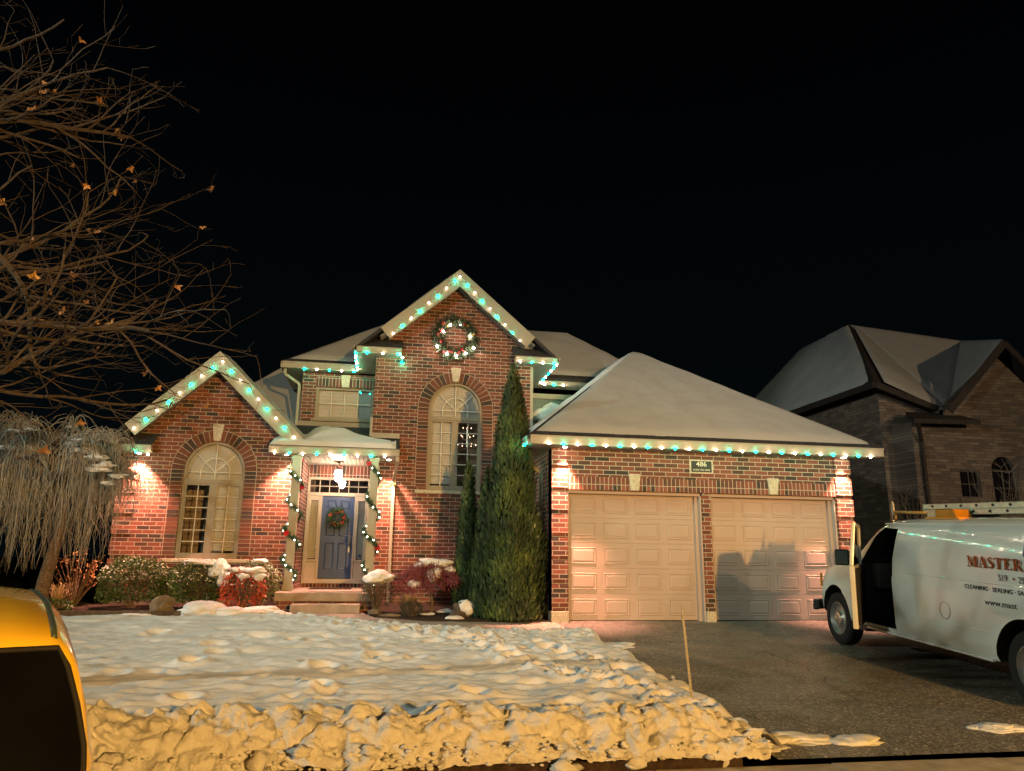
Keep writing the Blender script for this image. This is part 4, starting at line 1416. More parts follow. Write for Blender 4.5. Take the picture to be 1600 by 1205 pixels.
def shrub(name, label, cat, base, rx, ry, h, leaf, L, W, n, seed, snow_caps=(), group=None, twigs=14, droop=0, mound=1.0, snow_dust=0.0):
    root = empty(name, label, cat, base, group=group)
    random.seed(seed)
    t = MB()
    for i in range(twigs):
        a = random.random() * 6.283; q = random.uniform(.2, .9)
        e = Vector((rx * q * math.cos(a), ry * q * math.sin(a), h * random.uniform(.6, .9)))
        t.tube([(random.gauss(0, .04), random.gauss(0, .04), -.03), (e.x * .45, e.y * .45, e.z * .45), e], [.013, .009, .004], 5)
        for k_ in range(3):
            f = e * random.uniform(.5, .9)
            t.tube([f, f + Vector((random.gauss(0, rx * .25), random.gauss(0, ry * .25), random.uniform(.05, .2) * h))], [.005, .002], 4)
    t.build('stems', M['bark'], root)
    m = MB(); s_ = MB()
    for i in range(n):
        a = random.random() * 6.283; cz = random.uniform(-.75, 1)
        sr = math.sqrt(1 - cz * cz) if abs(cz) < 1 else 0
        dv = Vector((sr * math.cos(a), sr * math.sin(a), cz))
        k_ = random.uniform(.55, 1.0) ** .5 * (1 + .22 * noise.noise(dv * 2.2 + Vector((seed, 0, 0))) + .1 * noise.noise(dv * 6 + Vector((seed, 0, 0))))
        p = Vector((dv.x * rx * k_, dv.y * ry * k_, h * .52 + dv.z * h * .48 * k_))
        if p.z < .04: continue
        d = (dv + Vector((random.gauss(0, .5), random.gauss(0, .5), random.gauss(0, .5) - droop))).normalized()
        m.cur = max(0, min(1, random.gauss(.45, .25)))
        leafq(m, p, d, (random.gauss(0, 1), random.gauss(0, 1), 1), L * random.uniform(.6, 1.2), W * random.uniform(.7, 1.2))
        if dv.z > .15 and random.random() < snow_dust:
            r_ = random.uniform(.008, .022)
            chunk(s_, p + dv * .012, (r_ * 1.4, r_ * 1.4, r_ * .8), 1, .3, seed=i)
    m.build('foliage', leaf, root)
    if s_.v: s_.build('snow_dusting', M['snow'], root, smooth=True)['kind'] = 'stuff'
    for i, (cx, cy, cz, a_, b_, c_) in enumerate(snow_caps):
        s_ = MB(); chunk(s_, (cx, cy, cz), (a_, b_, c_), 4, .42, seed=seed + i * 3)
        s_.build('snow_cap', M['snow'], root, smooth=True)
    return root
g = 'evergreen shrubs in the bed under the left window'
shrub('evergreen_shrub', 'leftmost round green shrub at the corner of the left wing, lightly dusted with snow', 'shrub', (-8.05, 2.35, .06), .66, .5, 1.02, M['box'], .062, .036, 5600, 21, group=g, snow_dust=.12)
shrub('evergreen_shrub', 'round green shrub under the arched window with a snow slab down its right side', 'shrub', (-6.80, 2.3, .06), .58, .5, .98, M['box'], .058, .034, 5200, 22, [(.05, -.05, .93, .36, .25, .07), (.40, -.12, .80, .20, .22, .18), (.50, -.18, .62, .12, .2, .18)], group=g, snow_dust=.08)
shrub('evergreen_shrub', 'pale variegated shrub behind the red bush, beside the porch', 'shrub', (-5.66, 2.45, .06), .44, .34, 1.0, M['boxlight'], .045, .026, 3200, 23, [(.0, -.05, .97, .16, .15, .05)], group=g, snow_dust=.14)
shrub('red_bush', 'bright red leafy bush with snow on top, left of the steps', 'bush', (-5.85, 1.75, .05), .42, .30, .86, M['redleaf'], .08, .024, 820, 24, [(.18, 0, .80, .22, .2, .07), (-.12, 0, .82, .15, .15, .05), (.30, -.08, .68, .12, .12, .08), (.05, -.2, .70, .10, .1, .05)], droop=1.2, twigs=26, snow_dust=.08)
shrub('snowy_shrub', 'small leafless shrub under a thick snow cap, right of the steps', 'shrub', (-3.22, 1.55, .04), .33, .30, .78, M['darkshrub'], .035, .018, 1300, 25, [(0, 0, .70, .30, .28, .13)], twigs=36)
shrub('low_shrub', 'low dark mounded shrub in front of the dry grass', 'shrub', (-2.55, .85, .03), .22, .2, .30, M['darkshrub'], .03, .014, 1500, 26, twigs=20)
shrub('green_ground_plant', 'small green clump at the foot of the withered plant, far left bed', 'plant', (-9.25, 1.7, .05), .38, .2, .24, M['box'], .06, .03, 700, 27, twigs=8)
def grass_clump(label, base, n, h, sp, seed):
    random.seed(seed); m = MB()
    for i in range(n):
        m.cur = random.random()
        a = random.random() * 6.283; l = random.uniform(.5, 1) * h; s = random.uniform(.1, 1) * sp
        x0, y0 = random.gauss(0, .04), random.gauss(0, .04)
        pts = [Vector((x0 + s * math.cos(a) * t * t * (1 + .3 * t), y0 + s * math.sin(a) * t * t, l * (t - .35 * t ** 3))) for t in (0, .3, .6, .85, 1)]
        w_ = .004
        q = Vector((-math.sin(a), math.cos(a), 0)) * w_
        vs = []
        for p in pts: vs += [p - q, p + q]
        m.add(vs, [(2 * k_, 2 * k_ + 1, 2 * k_ + 3, 2 * k_ + 2) for k_ in range(4)])
    o = m.build('ornamental_grass', M['straw'], None, loc=base)
    return tag(o, label, 'grass clump')
grass_clump('dry straw coloured ornamental grass clump between the steps and the maroon tree', (-2.62, 1.35, .04), 520, .62, .38, 4)
grass_clump('withered straw stalks at the far left of the bed beside the weeping tree', (-9.35, 2.2, .05), 160, .85, .35, 9)
def hydrangea():
    root = empty('withered_shrub', 'tall withered brown shrub at the dark left corner of the house', 'shrub', (-9.3, 2.9, .05))
    random.seed(12); t = MB(); m = MB()
    for i in range(34):
        a = random.random() * 6.283; r_ = random.uniform(.1, .55)
        e = Vector((r_ * math.cos(a), r_ * math.sin(a) * .6, random.uniform(.5, 1.15)))
        t.tube([(0, 0, 0), e * .5 + Vector((0, 0, .06)), e], [.011, .008, .004], 5)
        for k_ in range(16):
            m.cur = random.random()
            p = e + Vector((random.gauss(0, .05), random.gauss(0, .05), random.gauss(0, .05)))
            leafq(m, p, (random.gauss(0, 1), random.gauss(0, 1), -.4), (0, 0, 1), .06, .035)
    t.build('stems', M['bark'], root); m.build('dead_leaves', M['deadleaf'], root)
hydrangea()
# Japanese maple: umbrella of maroon leaves, snow on top
def jmaple():
    root = empty('maroon_maple', 'low umbrella shaped maroon tree with snow on its crown, before the brick gable wall', 'tree', (-2.13, 1.75, .10))
    random.seed(31); t = MB()
    t.tube([(0, 0, -.05), (.02, 0, .18), (-.03, 0, .38), (.02, 0, .55)], [.035, .03, .026, .02], 8)
    m = MB()
    tips = []
    for i in range(34):
        a = random.random() * 6.283; r_ = random.uniform(.3, .82)
        top = Vector((r_ * .5 * math.cos(a), r_ * .4 * math.sin(a), random.uniform(.78, .92)))
        end = Vector((r_ * math.cos(a) * 1.05, r_ * .75 * math.sin(a), random.uniform(.36, .80) - .2 * r_))
        t.tube([(.02, 0, .5), top * .8, top, (top + end) / 2 + Vector((0, 0, .05)), end], [.014, .011, .008, .006, .003], 5)
        tips += [(top, end)]
    for i in range(8500):
        top, end = random.choice(tips); q = random.random()
        p = top.lerp(end, q) + Vector((random.gauss(0, .07), random.gauss(0, .07), random.gauss(.02, .05)))
        m.cur = random.random()
        leafq(m, p, (p.x * .6 + random.gauss(0, .3), p.y * .6 + random.gauss(0, .3), -random.uniform(.5, 1.2)), (random.gauss(0, 1), random.gauss(0, 1), .3), random.uniform(.05, .09), .012)
    t.build('trunk', M['bark'], root); m.build('crown', M['maple'], root)
    s = MB()
    for i, q in enumerate([(-.05, 0, .97, .22, .2, .06), (.18, .0, .93, .24, .2, .08), (-.22, -.1, .90, .14, .14, .05), (.34, -.05, .80, .14, .14, .07), (.02, -.26, .74, .15, .10, .11), (-.02, -.30, .64, .08, .08, .08), (.68, 0, .78, .10, .1, .06), (-.36, -.2, .52, .12, .10, .07), (-.30, .02, .88, .08, .08, .04)]):
        s = MB(); chunk(s, q[:3], q[3:], 3, .45, seed=40 + i); s.build('snow_cap', M['snow'], root, smooth=True)
jmaple()
def rock(label, c, r_, seed, snow=None, mat='rock'):
    root = empty('rock', label, 'rock', c)
    m = MB(); chunk(m, (0, 0, r_[2] * .6), r_, 3, .45, seed=seed); m.build('rock_body', M[mat], root, smooth=True, auto=35)
    if snow:
        s = MB(); chunk(s, snow[:3], snow[3:], 3, .4, seed=seed + 5); s.build('snow_cap', M['snow'], root, smooth=True)
rock('brown rounded boulder in the bed below the arched window', (-7.12, 1.12, .09), (.22, .16, .19), 2)
rock('dark boulder with a melting snow cap beside the cedars', (-1.62, .72, .02), (.2, .16, .18), 6, (.08, -.08, .20, .18, .14, .14), 'timber')
rock('flat pale stone at the foot of the snow capped shrub', (-2.98, .82, .02), (.2, .08, .05), 9)
rock('small dark stone right beside the lower step', (-3.25, 1.22, .02), (.13, .1, .09), 10)
# snow lying on the beds
def bedsnow(label, parts, seed):
    root = empty('snow_mound', label, 'snow mound', parts[0][:3])
    for i, q in enumerate(parts):
        m = MB(); chunk(m, [a - b for a, b in zip(q[:3], parts[0][:3])], q[3:], 4, .35, seed=seed + i); m.build('snow_lump', M['snow'], root, smooth=True)
bedsnow('smooth snow mound in the bed in front of the boulder and red bush', [(-6.35, 1.0, .10, .50, .36, .19), (-5.8, .9, .1, .45, .3, .10), (-7.5, .95, .05, .35, .18, .06)], 60)
bedsnow('snow drift at the left foot of the porch steps', [(-5.35, 1.25, .08, .38, .22, .12), (-5.0, .85, .08, .22, .2, .07)], 70)
bedsnow('thin snow strips in the far left bed by the timber edge', [(-8.9, 1.15, .06, .5, .12, .05), (-8.0, 1.15, .06, .35, .1, .05), (-9.6, 1.5, .06, .3, .2, .08), (-7.55, 1.3, .06, .2, .1, .05)], 80)
bedsnow('snow left on the soil between the maroon tree and the dark boulder', [(-1.85, 1.6, .06, .2, .2, .08), (-2.25, 1.1, .05, .18, .1, .05), (-1.75, .35, .03, .2, .09, .06)], 90)
m = MB(); m.beam((-11, .98, .07), (-6.35, .92, .07), .09, .14); m.beam((-11, 1.0, .2), (-9.6, .99, .2), .09, .1); o = m.build('timber_edging', M['timber'], None, bevel=.01); tag(o, 'long dark timber edging along the front of the left bed', 'edging')
m = MB(); m.tube([(0, 0, 0), (0, 0, .30)], .006); o = m.build('garden_stake', M['metal'], None, loc=(-6.35, 1.05, .14)); tag(o, 'thin metal stake poking out of the snow mound', 'stake')

# snow marker stake
def marker():
    a, b = Vector((-.06, -6.6, -.30)), Vector((-.15, -6.62, .70))
    root = empty('driveway_marker', 'pale wooden marker stake leaning at the snowy driveway edge', 'stake', a)
    m = MB(); d = b - a
    m.beam((0, 0, -.05), d * .93, .024, .012, up=(0, 1, 0)); m.prism([(d.x * .93 - .012, d.z * .93), (d.x * .93 + .012, d.z * .93), (d.x - .004, d.z)], -.024, -.012)
    m.build('stake', plain('stake_wood', (.34, .31, .26), .7, var=.35, scale=60, bump=.5), root)
marker()

# ---- weeping tree on the left
def weeping():
    base = Vector((-9.45, 1.6, .05))
    root = empty('weeping_tree', 'weeping tree with a dense curtain of bare hanging twigs and snow on top, far left', 'tree', base)
    random.seed(77)
    t = MB()
    t.tube([(0, 0, -.2), (.06, 0, .6), (.20, 0, 1.5), (.15, 0, 2.6)], [.14, .12, .10, .08], 10)
    m = MB(); s = MB()
    heads = []
    for i in range(20):
        a = i / 20 * 6.283 + random.uniform(-.2, .2); L = random.uniform(.6, 1.65)
        o_ = Vector((math.cos(a) * L * 1.1, math.sin(a) * L * .75, 0))
        zt = random.uniform(3.3, 4.1) - .32 * L - (.25 if o_.x > .5 else 0)
        p = [Vector((.16, 0, 2.3)), Vector((.15, 0, 2.7)) + o_ * .25 + Vector((0, 0, .3)), Vector((0.05, 0, zt)) + o_ * .65, Vector((0, 0, zt - .12)) + o_]
        t.tube(p, [.05, .035, .024, .014], 7)
        heads.append(p)
    t.build('trunk', M['bark'], root)
    for i in range(900):
        p = random.choice(heads); q = random.uniform(.2, 1) ** .8
        b = p[1].lerp(p[2], q * 2) if q < .5 else p[2].lerp(p[3], q * 2 - 1)
        a = random.random() * 6.283; out = Vector((math.cos(a), math.sin(a) * .8, 0)) * random.uniform(.05, .40)
        top = b + out * .5 + Vector((0, 0, random.uniform(.03, .30)))
        lo = .75 if b.x < .7 else 1.55
        end_z = lo + random.random() ** .85 * 1.8
        L = max(.4, top.z - end_z)
        e = b + out * 1.5
        w1, w2 = random.gauss(0, .05), random.gauss(0, .05)
        pts = [b, b + out * .2 + Vector((0, 0, (top.z - b.z) * .75)), top, top + out * .45 + Vector((0, 0, -.06)), e + Vector((0, 0, top.z - e.z - .28)),
               Vector((e.x + w1, e.y, top.z - L * .5 - .1)), Vector((e.x + w1 + w2, e.y + random.gauss(0, .05), top.z - L * .8)), Vector((e.x + w1 - w2 * .6, e.y + random.gauss(0, .05), top.z - L - .1))]
        k_ = random.choice([.7, 1, 1, 1.3])
        m.tube(pts, [.0065 * k_, .0065 * k_, .006 * k_, .006 * k_, .0055 * k_, .005 * k_, .004 * k_, .002], 3, False)
        for r_ in range(2):
            if random.random() < .5:
                f = pts[4].lerp(pts[6], random.random()); m.tube([f, f + Vector((random.gauss(0, .07), random.gauss(0, .05), -.10)), f + Vector((random.gauss(0, .10), random.gauss(0, .07), -.34))], [.004, .0035, .002], 3, False)
    m.build('hanging_twigs', M['weep'], root)
    for i in range(18):
        p = random.choice(heads); q = random.uniform(.3, 1)
        b = (p[1].lerp(p[2], q) if i % 2 else p[2].lerp(p[3], q)).copy()
        b.y -= .1
        r_ = random.uniform(.03, .08)
        s = MB(); chunk(s, b + Vector((0, 0, .05)), (r_ * 2.0, r_ * 1.4, r_ * .5), 3, .7, seed=i + 300); s.build('snow_cap', M['snow'], root, smooth=True)
    for q in [(.62, -.6, 2.98, .20, .10, .05), (.86, -.62, 2.86, .20, .12, .06), (1.08, -.6, 2.72, .18, .10, .06), (.45, -.5, 3.12, .16, .1, .04), (1.25, -.55, 2.52, .12, .10, .05), (.95, -.65, 2.62, .2, .1, .04), (1.15, -.6, 2.38, .10, .08, .04)]:
        s = MB(); chunk(s, q[:3], q[3:], 3, .8, seed=int(q[0] * 50)); s.build('snow_cap', M['snow'], root, smooth=True)
weeping()

# ---- bare plane tree reaching in from the left
def bare_tree():
    base = Vector((-8.9, -5.6, -.2))
    root = empty('bare_tree', 'large bare tree reaching in from the left with a few brown leaves left', 'tree', base)
    rnd = random.Random(5)
    t = MB(); tips = []
    t.tube([(0, 0, -.3), (.1, 0, 1.0), (.15, 0, 2.2), (.1, .05, 3.6), (0, .1, 5.2), (.1, .1, 7.4)], [.24, .19, .17, .14, .10, .05], 12)
    tw = MB()
    def branch(p, d, L, r_, depth):
        n = max(3, int(L / .16))
        pts = [p.copy()]; rr = [r_]
        q = p.copy(); dd = d.copy()
        for i in range(n):
            dd = (dd + Vector((rnd.gauss(0, .13), rnd.gauss(0, .13), rnd.gauss(.015, .12)))).normalized()
            q = q + dd * (L / n); pts.append(q.copy()); rr.append(lerp(r_, r_ * .38, (i + 1) / n))
            if depth > 0 and i > 0 and rnd.random() < (.70 if depth > 1 else .5):
                ax = Vector((rnd.gauss(0, 1), rnd.gauss(0, 1), rnd.gauss(0, 1))).cross(dd).normalized()
                ang = rnd.uniform(.45, 1.05)
                d2 = (dd * math.cos(ang) + ax * math.sin(ang)); d2.z = d2.z * .7 + .08; d2.normalize()
                branch(q, d2, L * rnd.uniform(.32, .58) * (1 - .3 * i / n), rr[-1] * .6, depth - 1)
        (t if r_ > .013 else tw).tube(pts, [max(.0022, x) for x in rr], 5 if r_ > .012 else 3, False)
        if depth <= 1: tips.append((q, dd))
    zs = [2.75, 3.0, 3.2, 3.5, 3.95, 4.3, 4.7, 5.0, 5.4, 5.8, 6.2, 6.6]
    for i, z in enumerate(zs):
        up_ = [.02, .08, .14, .20, .16, .26, .30, .34, .42, .48, .60, .75][i]
        L = [3.1, 3.3, 3.2, 3.5, 3.3, 3.3, 3.0, 3.0, 2.7, 2.5, 2.2, 1.9][i]
        branch(Vector((.1, 0, z)), Vector((1.0, rnd.uniform(-.35, .45), up_)).normalized(), L, .046 if i % 3 == 0 else .028, 3)
    for i in range(6):
        branch(Vector((0, 0, 3.2 + i * .7)), Vector((-1, rnd.uniform(-.8, .8), .5)).normalized(), 1.9, .05, 2)
    t.build('trunk', M['darkbark'], root); tw.build('twigs', M['twig'], root)
    l = MB()
    rnd.shuffle(tips)
    for p, d in tips[:48]:
        # a curled, lobed leaf hanging from a short stalk
        s = rnd.uniform(.035, .075); l.cur = rnd.random()
        X = Vector((rnd.gauss(0, 1), rnd.gauss(0, 1), rnd.gauss(0, .6))).normalized(); Y_ = X.orthogonal().normalized(); N_ = X.cross(Y_)
        c = p + Vector((0, 0, -.03)); vs = [c]
        lob = [1, .45, .85, .4, .7, .3, .7, .4, .85, .45]
        for k_, f in enumerate(lob):
            a = k_ / 10 * 6.283
            vs.append(c + (X * math.cos(a) + Y_ * math.sin(a)) * s * f * 1.3 + N_ * s * .4 * math.sin(a * 2 + 1))
        l.add(vs, [(0, 1 + k_, 1 + (k_ + 1) % 10) for k_ in range(10)])
    l.build('dead_leaves', M['deadleaf'], root)
bare_tree()

# ================================================================== WHITE VAN
M['van'] = plain('van_paint', (.70, .71, .66), .13, var=.02, scale=2, coat=.5)
M['vantrim'] = plain('van_interior', (.02, .02, .022), .7)
M['tint'] = glass_mat('van_glass', (.35, .38, .38), .08)
M['rim'] = plain('steel_wheel', (.32, .31, .29), .42, metal=.7)
M['hub'] = plain('hubcap', (.7, .68, .62), .25, metal=.9)
vh = Vector((.10440, .99328, .04994)); vn = Vector((-.99452, .10453, 0)); vu = Vector((-.00522, -.04966, .99875))
VO = Vector((4.139, -2.598, -.130))    # contact of the front left tyre
van = empty('white_van', 'white work van with lettering, driver door open, parked on the driveway', 'van', VO)
van.matrix_world = Matrix(((-vh.x, vn.x, vu.x, VO.x), (-vh.y, vn.y, vu.y, VO.y), (-vh.z, vn.z, vu.z, VO.z), (0, 0, 0, 1)))
# local frame: x = rearwards from the front axle, y = out of the left side (tyre face at 0), z = up
WV = 2.06   # body width
CY = -WV / 2 + .05
def bool_cut(obj, cutters):
    for i, c in enumerate(cutters):
        md = obj.modifiers.new('b%d' % i, 'BOOLEAN'); md.operation = 'DIFFERENCE'; md.object = c; md.solver = 'EXACT'; md.material_mode = 'TRANSFER'
    dg = bpy.context.evaluated_depsgraph_get()
    dg.update()
    me = D.meshes.new_from_object(obj.evaluated_get(dg))
    obj.modifiers.clear()
    old = obj.data; obj.data = me; me.name = obj.name
    for c in cutters: D.objects.remove(c)
def interp(tab, x):
    for (a, b), (c, d) in zip(tab, tab[1:]):
        if x <= c: return lerp(b, d, max(0, (x - a)) / (c - a))
    return tab[-1][1]
def van_body():
    zt = [(-.74, .92), (-.66, 1.05), (-.55, 1.16), (-.35, 1.235), (0, 1.29), (.35, 1.33), (.50, 1.36), (.62, 1.46), (1.05, 1.80), (1.25, 1.92), (1.5, 1.99), (2.2, 2.02), (5.2, 2.02), (5.5, 1.98)]
    hw = [(-.74, .80), (-.66, .90), (-.5, .965), (-.2, 1.0), (.3, 1.03), (5.2, 1.03), (5.5, 1.0)]
    zb = [(-.74, .52), (-.4, .42), (0, .40), (5.5, .40)]
    st = [-.74, -.70, -.64, -.55, -.45, -.3, -.1, .1, .3, .42, .5, .56, .62, .75, .9, 1.05, 1.15, 1.25, 1.38, 1.5, 1.8, 2.2, 3, 4, 5.2, 5.4, 5.5]
    def ring(s):
        h_, b_, w_ = interp(zt, s), interp(zb, s), interp(hw, s)
        cab = sstep(.5, 1.25, s)
        pts = []
        prof = [(-.05, 0), (-.015, .04), (0, .10), (.008, .30), (.012, .48), (0.0, .50), (-.006, .64), (-.04 - .02 * cab, .80), (-.075 - .03 * cab, .90), (-.10 - .05 * cab, .945), (-.17 - .06 * cab, .975), (-.42, .993), (-.75, 1.0)]
        for dy, f in prof: pts.append((w_ + dy, b_ + (h_ - b_) * f))
        return [(s, CY + y, z) for y, z in pts] + [(s, CY, pts[-1][1] + .004)] + [(s, CY - y, z) for y, z in reversed(pts)]
    m = MB(); rings = [ring(s) for s in st]; n = len(rings[0])
    vs = [p for r_ in rings for p in r_]
    fs = [(i * n + k_, (i + 1) * n + k_, (i + 1) * n + (k_ + 1) % n, i * n + (k_ + 1) % n) for i in range(len(st) - 1) for k_ in range(n)]
    fs += [tuple(range(n)), tuple(range((len(st) - 1) * n + n - 1, (len(st) - 1) * n - 1, -1))]
    m.add(vs, fs)
    body = m.build('van_body', [M['van']], van, smooth=True, auto=38)
    cuts = []
    def cutter(mb, mat=M['vantrim']):
        o = mb.build('c', [mat], van); cuts.append(o)
    for s_, r_ in ((0, .50), (4.18, .50)):
        c = MB(); c.lathe([(0, -.42), (r_, -.42), (r_, .2), (0, .2)], 40, 'y', (s_, 0.0, .43 if s_ == 0 else .42)); cutter(c)
        c = MB(); c.lathe([(0, -.2), (r_, -.2), (r_, .42), (0, .42)], 40, 'y', (s_, CY * 2, .43)); cutter(c)
    # cab cavity reached through the driver door opening
    c = MB()
    c.prism([(.82, 1.30), (.80, .95), (.92, .47), (1.72, .47), (1.72, 1.10), (1.78, 1.84), (1.40, 1.86), (1.18, 1.72)], CY - .95, .3)
    cutter(c)
    c = MB(); c.prism([(1.02, 1.36), (1.66, 1.36), (1.68, 1.78), (1.32, 1.78)], CY - 1.3, CY - .90); cutter(c)
    c = MB(); c.prism([(.66, 1.42), (1.3, 1.42), (1.3, 1.80), (1.10, 1.80)], CY - .72, CY + .72); cutter(c)
    bool_cut(body, cuts)
    return body
vb = van_body()
# openings filled: windscreen and side glass sit 4 mm proud of the body
def patch(name, pts, mat, parent=van, th=.006):
    m = MB(); pts = [Vector(p) for p in pts]
    n_ = (pts[1] - pts[0]).cross(pts[2] - pts[0]).normalized() * th
    k_ = len(pts); vs = [p + n_ for p in pts] + [p - n_ for p in pts]
    m.add(vs, [tuple(range(k_)), tuple(range(2 * k_ - 1, k_ - 1, -1))] + [(i, (i + 1) % k_, (i + 1) % k_ + k_, i + k_) for i in range(k_)])
    return m.build(name, mat, parent)
patch('windscreen', [(.60, CY + .84, 1.455), (1.20, CY + .76, 1.905), (1.20, CY - .76, 1.905), (.60, CY - .84, 1.455)], M['tint'])
patch('side_glass', [(1.0, CY - .985, 1.34), (1.70, CY - .985, 1.34), (1.70, CY - .93, 1.80), (1.30, CY - .93, 1.80)], M['tint'])
m = MB(); m.box(.86, 1.02, CY - .85, CY + .85, .95, 1.33); m.build('dashboard', plain('dash', (.07, .07, .07), .8), van, bevel=.04)
# steering wheel, seat
m = MB()
ring_ = [(1.02 + .06 * math.cos(a) * .4, CY + .45 + .19 * math.sin(a), 1.22 + .18 * math.cos(a)) for a in rng(0, 6.283, 25)]
m.tube(ring_, .014, 8, False); m.tube([(1.03, CY + .45, 1.20), (.82, CY + .45, 1.05)], .03); m.build('steering_wheel', M['black'], van, smooth=True)
m = MB(); m.box(1.25, 1.65, CY + .25, CY + .72, .75, .92); m.box(1.60, 1.70, CY + .27, CY + .70, .92, 1.5); m.build('seat', plain('grey_seat', (.05, .05, .055), .9), van, bevel=.04)
# wheels
def wheel(s_, side=1, r_=.405):
    w_ = empty_part('wheel', van, (s_, (-.0 if side > 0 else CY * 2), r_))
    t = MB(); k_ = side
    t.lathe([(r_ * .60, -.22 * k_), (r_ * .9, -.235 * k_), (r_ * .985, -.20 * k_), (r_, -.15 * k_), (r_, -.06 * k_), (r_ * .985, -.02 * k_), (r_ * .92, .0), (r_ * .75, .012 * k_), (r_ * .62, .0)], 40, 'y'); t.build('tyre', M['rubber'], w_, smooth=True, auto=50)
    t = MB(); t.lathe([(r_ * .63, .0), (r_ * .60, .004 * k_), (r_ * .56, -.03 * k_), (r_ * .50, -.055 * k_), (r_ * .36, -.045 * k_), (r_ * .30, -.02 * k_), (0, -.02 * k_)], 36, 'y'); t.build('rim', M['rim'], w_, smooth=True, auto=40)
    t = MB(); t.lathe([(r_ * .30, -.018 * k_), (r_ * .26, .01 * k_), (r_ * .13, .02 * k_), (r_ * .12, .035 * k_), (0, .04 * k_)], 24, 'y'); t.build('hubcap', M['hub'], w_, smooth=True, auto=40)
def empty_part(name, parent, loc):
    m = MB(); m.box(-.02, .02, -.14, -.10, -.02, .02)
    o = m.build(name, M['black'], parent, loc=loc); return o
for s_ in (0, 4.18):
    wheel(s_, 1); wheel(s_, -1)
# bumper, lamps, sill, arch lining
m = MB(); m.add([], []); 
pts = [(-.62, CY + 1.045), (-.74, CY + .96), (-.80, CY + .80), (-.84, CY + .4), (-.84, CY - .4), (-.80, CY - .80), (-.74, CY - .96), (-.62, CY - 1.045)]
for (a, b), (c, d) in zip(pts, pts[1:]): m.beam((a, b, .55), (c, d, .55), .09, .17)
m.build('bumper', M['black'], van, bevel=.02)
amber = plain('amber_lens', (.75, .30, .03), .25)
m = MB(); m.obox((-.655, CY + .905, .96), (.05, .035, 0), (-.006, .01, 0), (0, 0, .11)); m.build('marker_lamp', amber, van, bevel=.01)
for q in (1, -1):
    m = MB(); m.obox((-.745, CY + q * .66, .96), (.0, .13, 0), (.02, 0, 0), (0, 0, .085)); m.build('headlight', M['hub'], van, bevel=.01)
m = MB(); m.box(-.765, -.735, CY - .5, CY + .5, .82, 1.04); m.build('grille', M['black'], van, bevel=.01)
m = MB()
for z0, z1, s0, s1 in ((1.155, 1.17, 1.84, 5.4), (1.25, 1.262, 2.1, 5.4), (.70, .715, 2.1, 3.66)):
    m.box(s0, s1, .028, .059 if z0 > .8 else .058, z0, z1)
m.build('body_crease', M['van'], van, bevel=.004)
m = MB(); m.box(1.4, 5.4, -.16, -.09, 1.905, 1.925); m.build('drip_rail', M['van'], van)
m = MB(); m.tube([(2.85 + .10 * math.cos(a), .058, .86 + .10 * math.sin(a)) for a in rng(0, 6.283, 25)], .005, 5, False); m.build('fuel_door', M['rim'], van)
m = MB(); m.box(.62, .626, .035, .0575, .72, 1.28); m.build('door_gap', M['black'], van)
m = MB(); m.box(.55, .90, -.3, .02, .33, .42); m.build('mud_flap', M['black'], van)
m = MB(); m.box(-.5, 5.3, CY - .7, CY + .7, .30, .42); m.build('chassis', M['black'], van)
m = MB(); m.box(.95, 3.62, .0, .045, .385, .415); m.build('sill_trim', M['van'], van, bevel=.005)
# open driver's door: hinged near x=.78, swung out
def van_door():
    hx, hy = .84, .03
    ang = R(35)
    d = Vector((math.cos(ang), math.sin(ang), 0)); n_ = Vector((-math.sin(ang), math.cos(ang), 0))
    def Q(u, v, off=0): return Vector((hx, hy, 0)) + d * u + n_ * off + Vector((0, -.10 * max(0, v - 1.3), v))
    def pane_(name, outl, o0, o1, mat, par, bev=.006):
        m = MB(); k_ = len(outl)
        vs = [Q(u, v, o0) for u, v in outl] + [Q(u, v, o1) for u, v in outl]
        m.add(vs, [tuple(range(k_)), tuple(range(2 * k_ - 1, k_ - 1, -1))] + [(i, (i + 1) % k_, (i + 1) % k_ + k_, i + k_) for i in range(k_)])
        return m.build(name, mat, par, bevel=bev)
    o = pane_('driver_door', [(0, .55), (.10, .45), (.90, .45), (.93, 1.0), (.95, 1.32), (.0, 1.32), (-.02, 1.0)], -.035, .035, M['van'], van, .012)
    pane_('door_lining', [(.04, .56), (.12, .5), (.86, .5), (.90, 1.28), (.03, 1.28)], -.075, -.037, M['vantrim'], o)
    f = [((0, 1.32), (.34, 1.86)), ((.34, 1.86), (.90, 1.90)), ((.90, 1.90), (.95, 1.32))]
    m = MB()
    for a, b in f: m.beam(Q(a[0], a[1]), Q(b[0], b[1]), .06, .05, up=n_)
    m.build('window_frame', M['van'], o, bevel=.01)
    pane_('door_glass', [(.03, 1.32), (.35, 1.84), (.88, 1.88), (.92, 1.32)], -.003, .003, M['tint'], o, 0)
    mm = MB(); c = Q(.10, 1.40, .24)
    mm.obox(c, d * .05, n_ * .10, (0, 0, .12)); mm.beam(Q(.1, 1.33, .03), Q(.1, 1.33, .16), .05, .05)
    mo = mm.build('mirror', M['black'], o, bevel=.035)
    g_ = MB(); g_.obox(c + d * .053, d * .003, n_ * .085, (0, 0, .10)); g_.build('mirror_glass', plain('mirror_face', (.07, .10, .09), .15), mo, bevel=.003)
van_door()
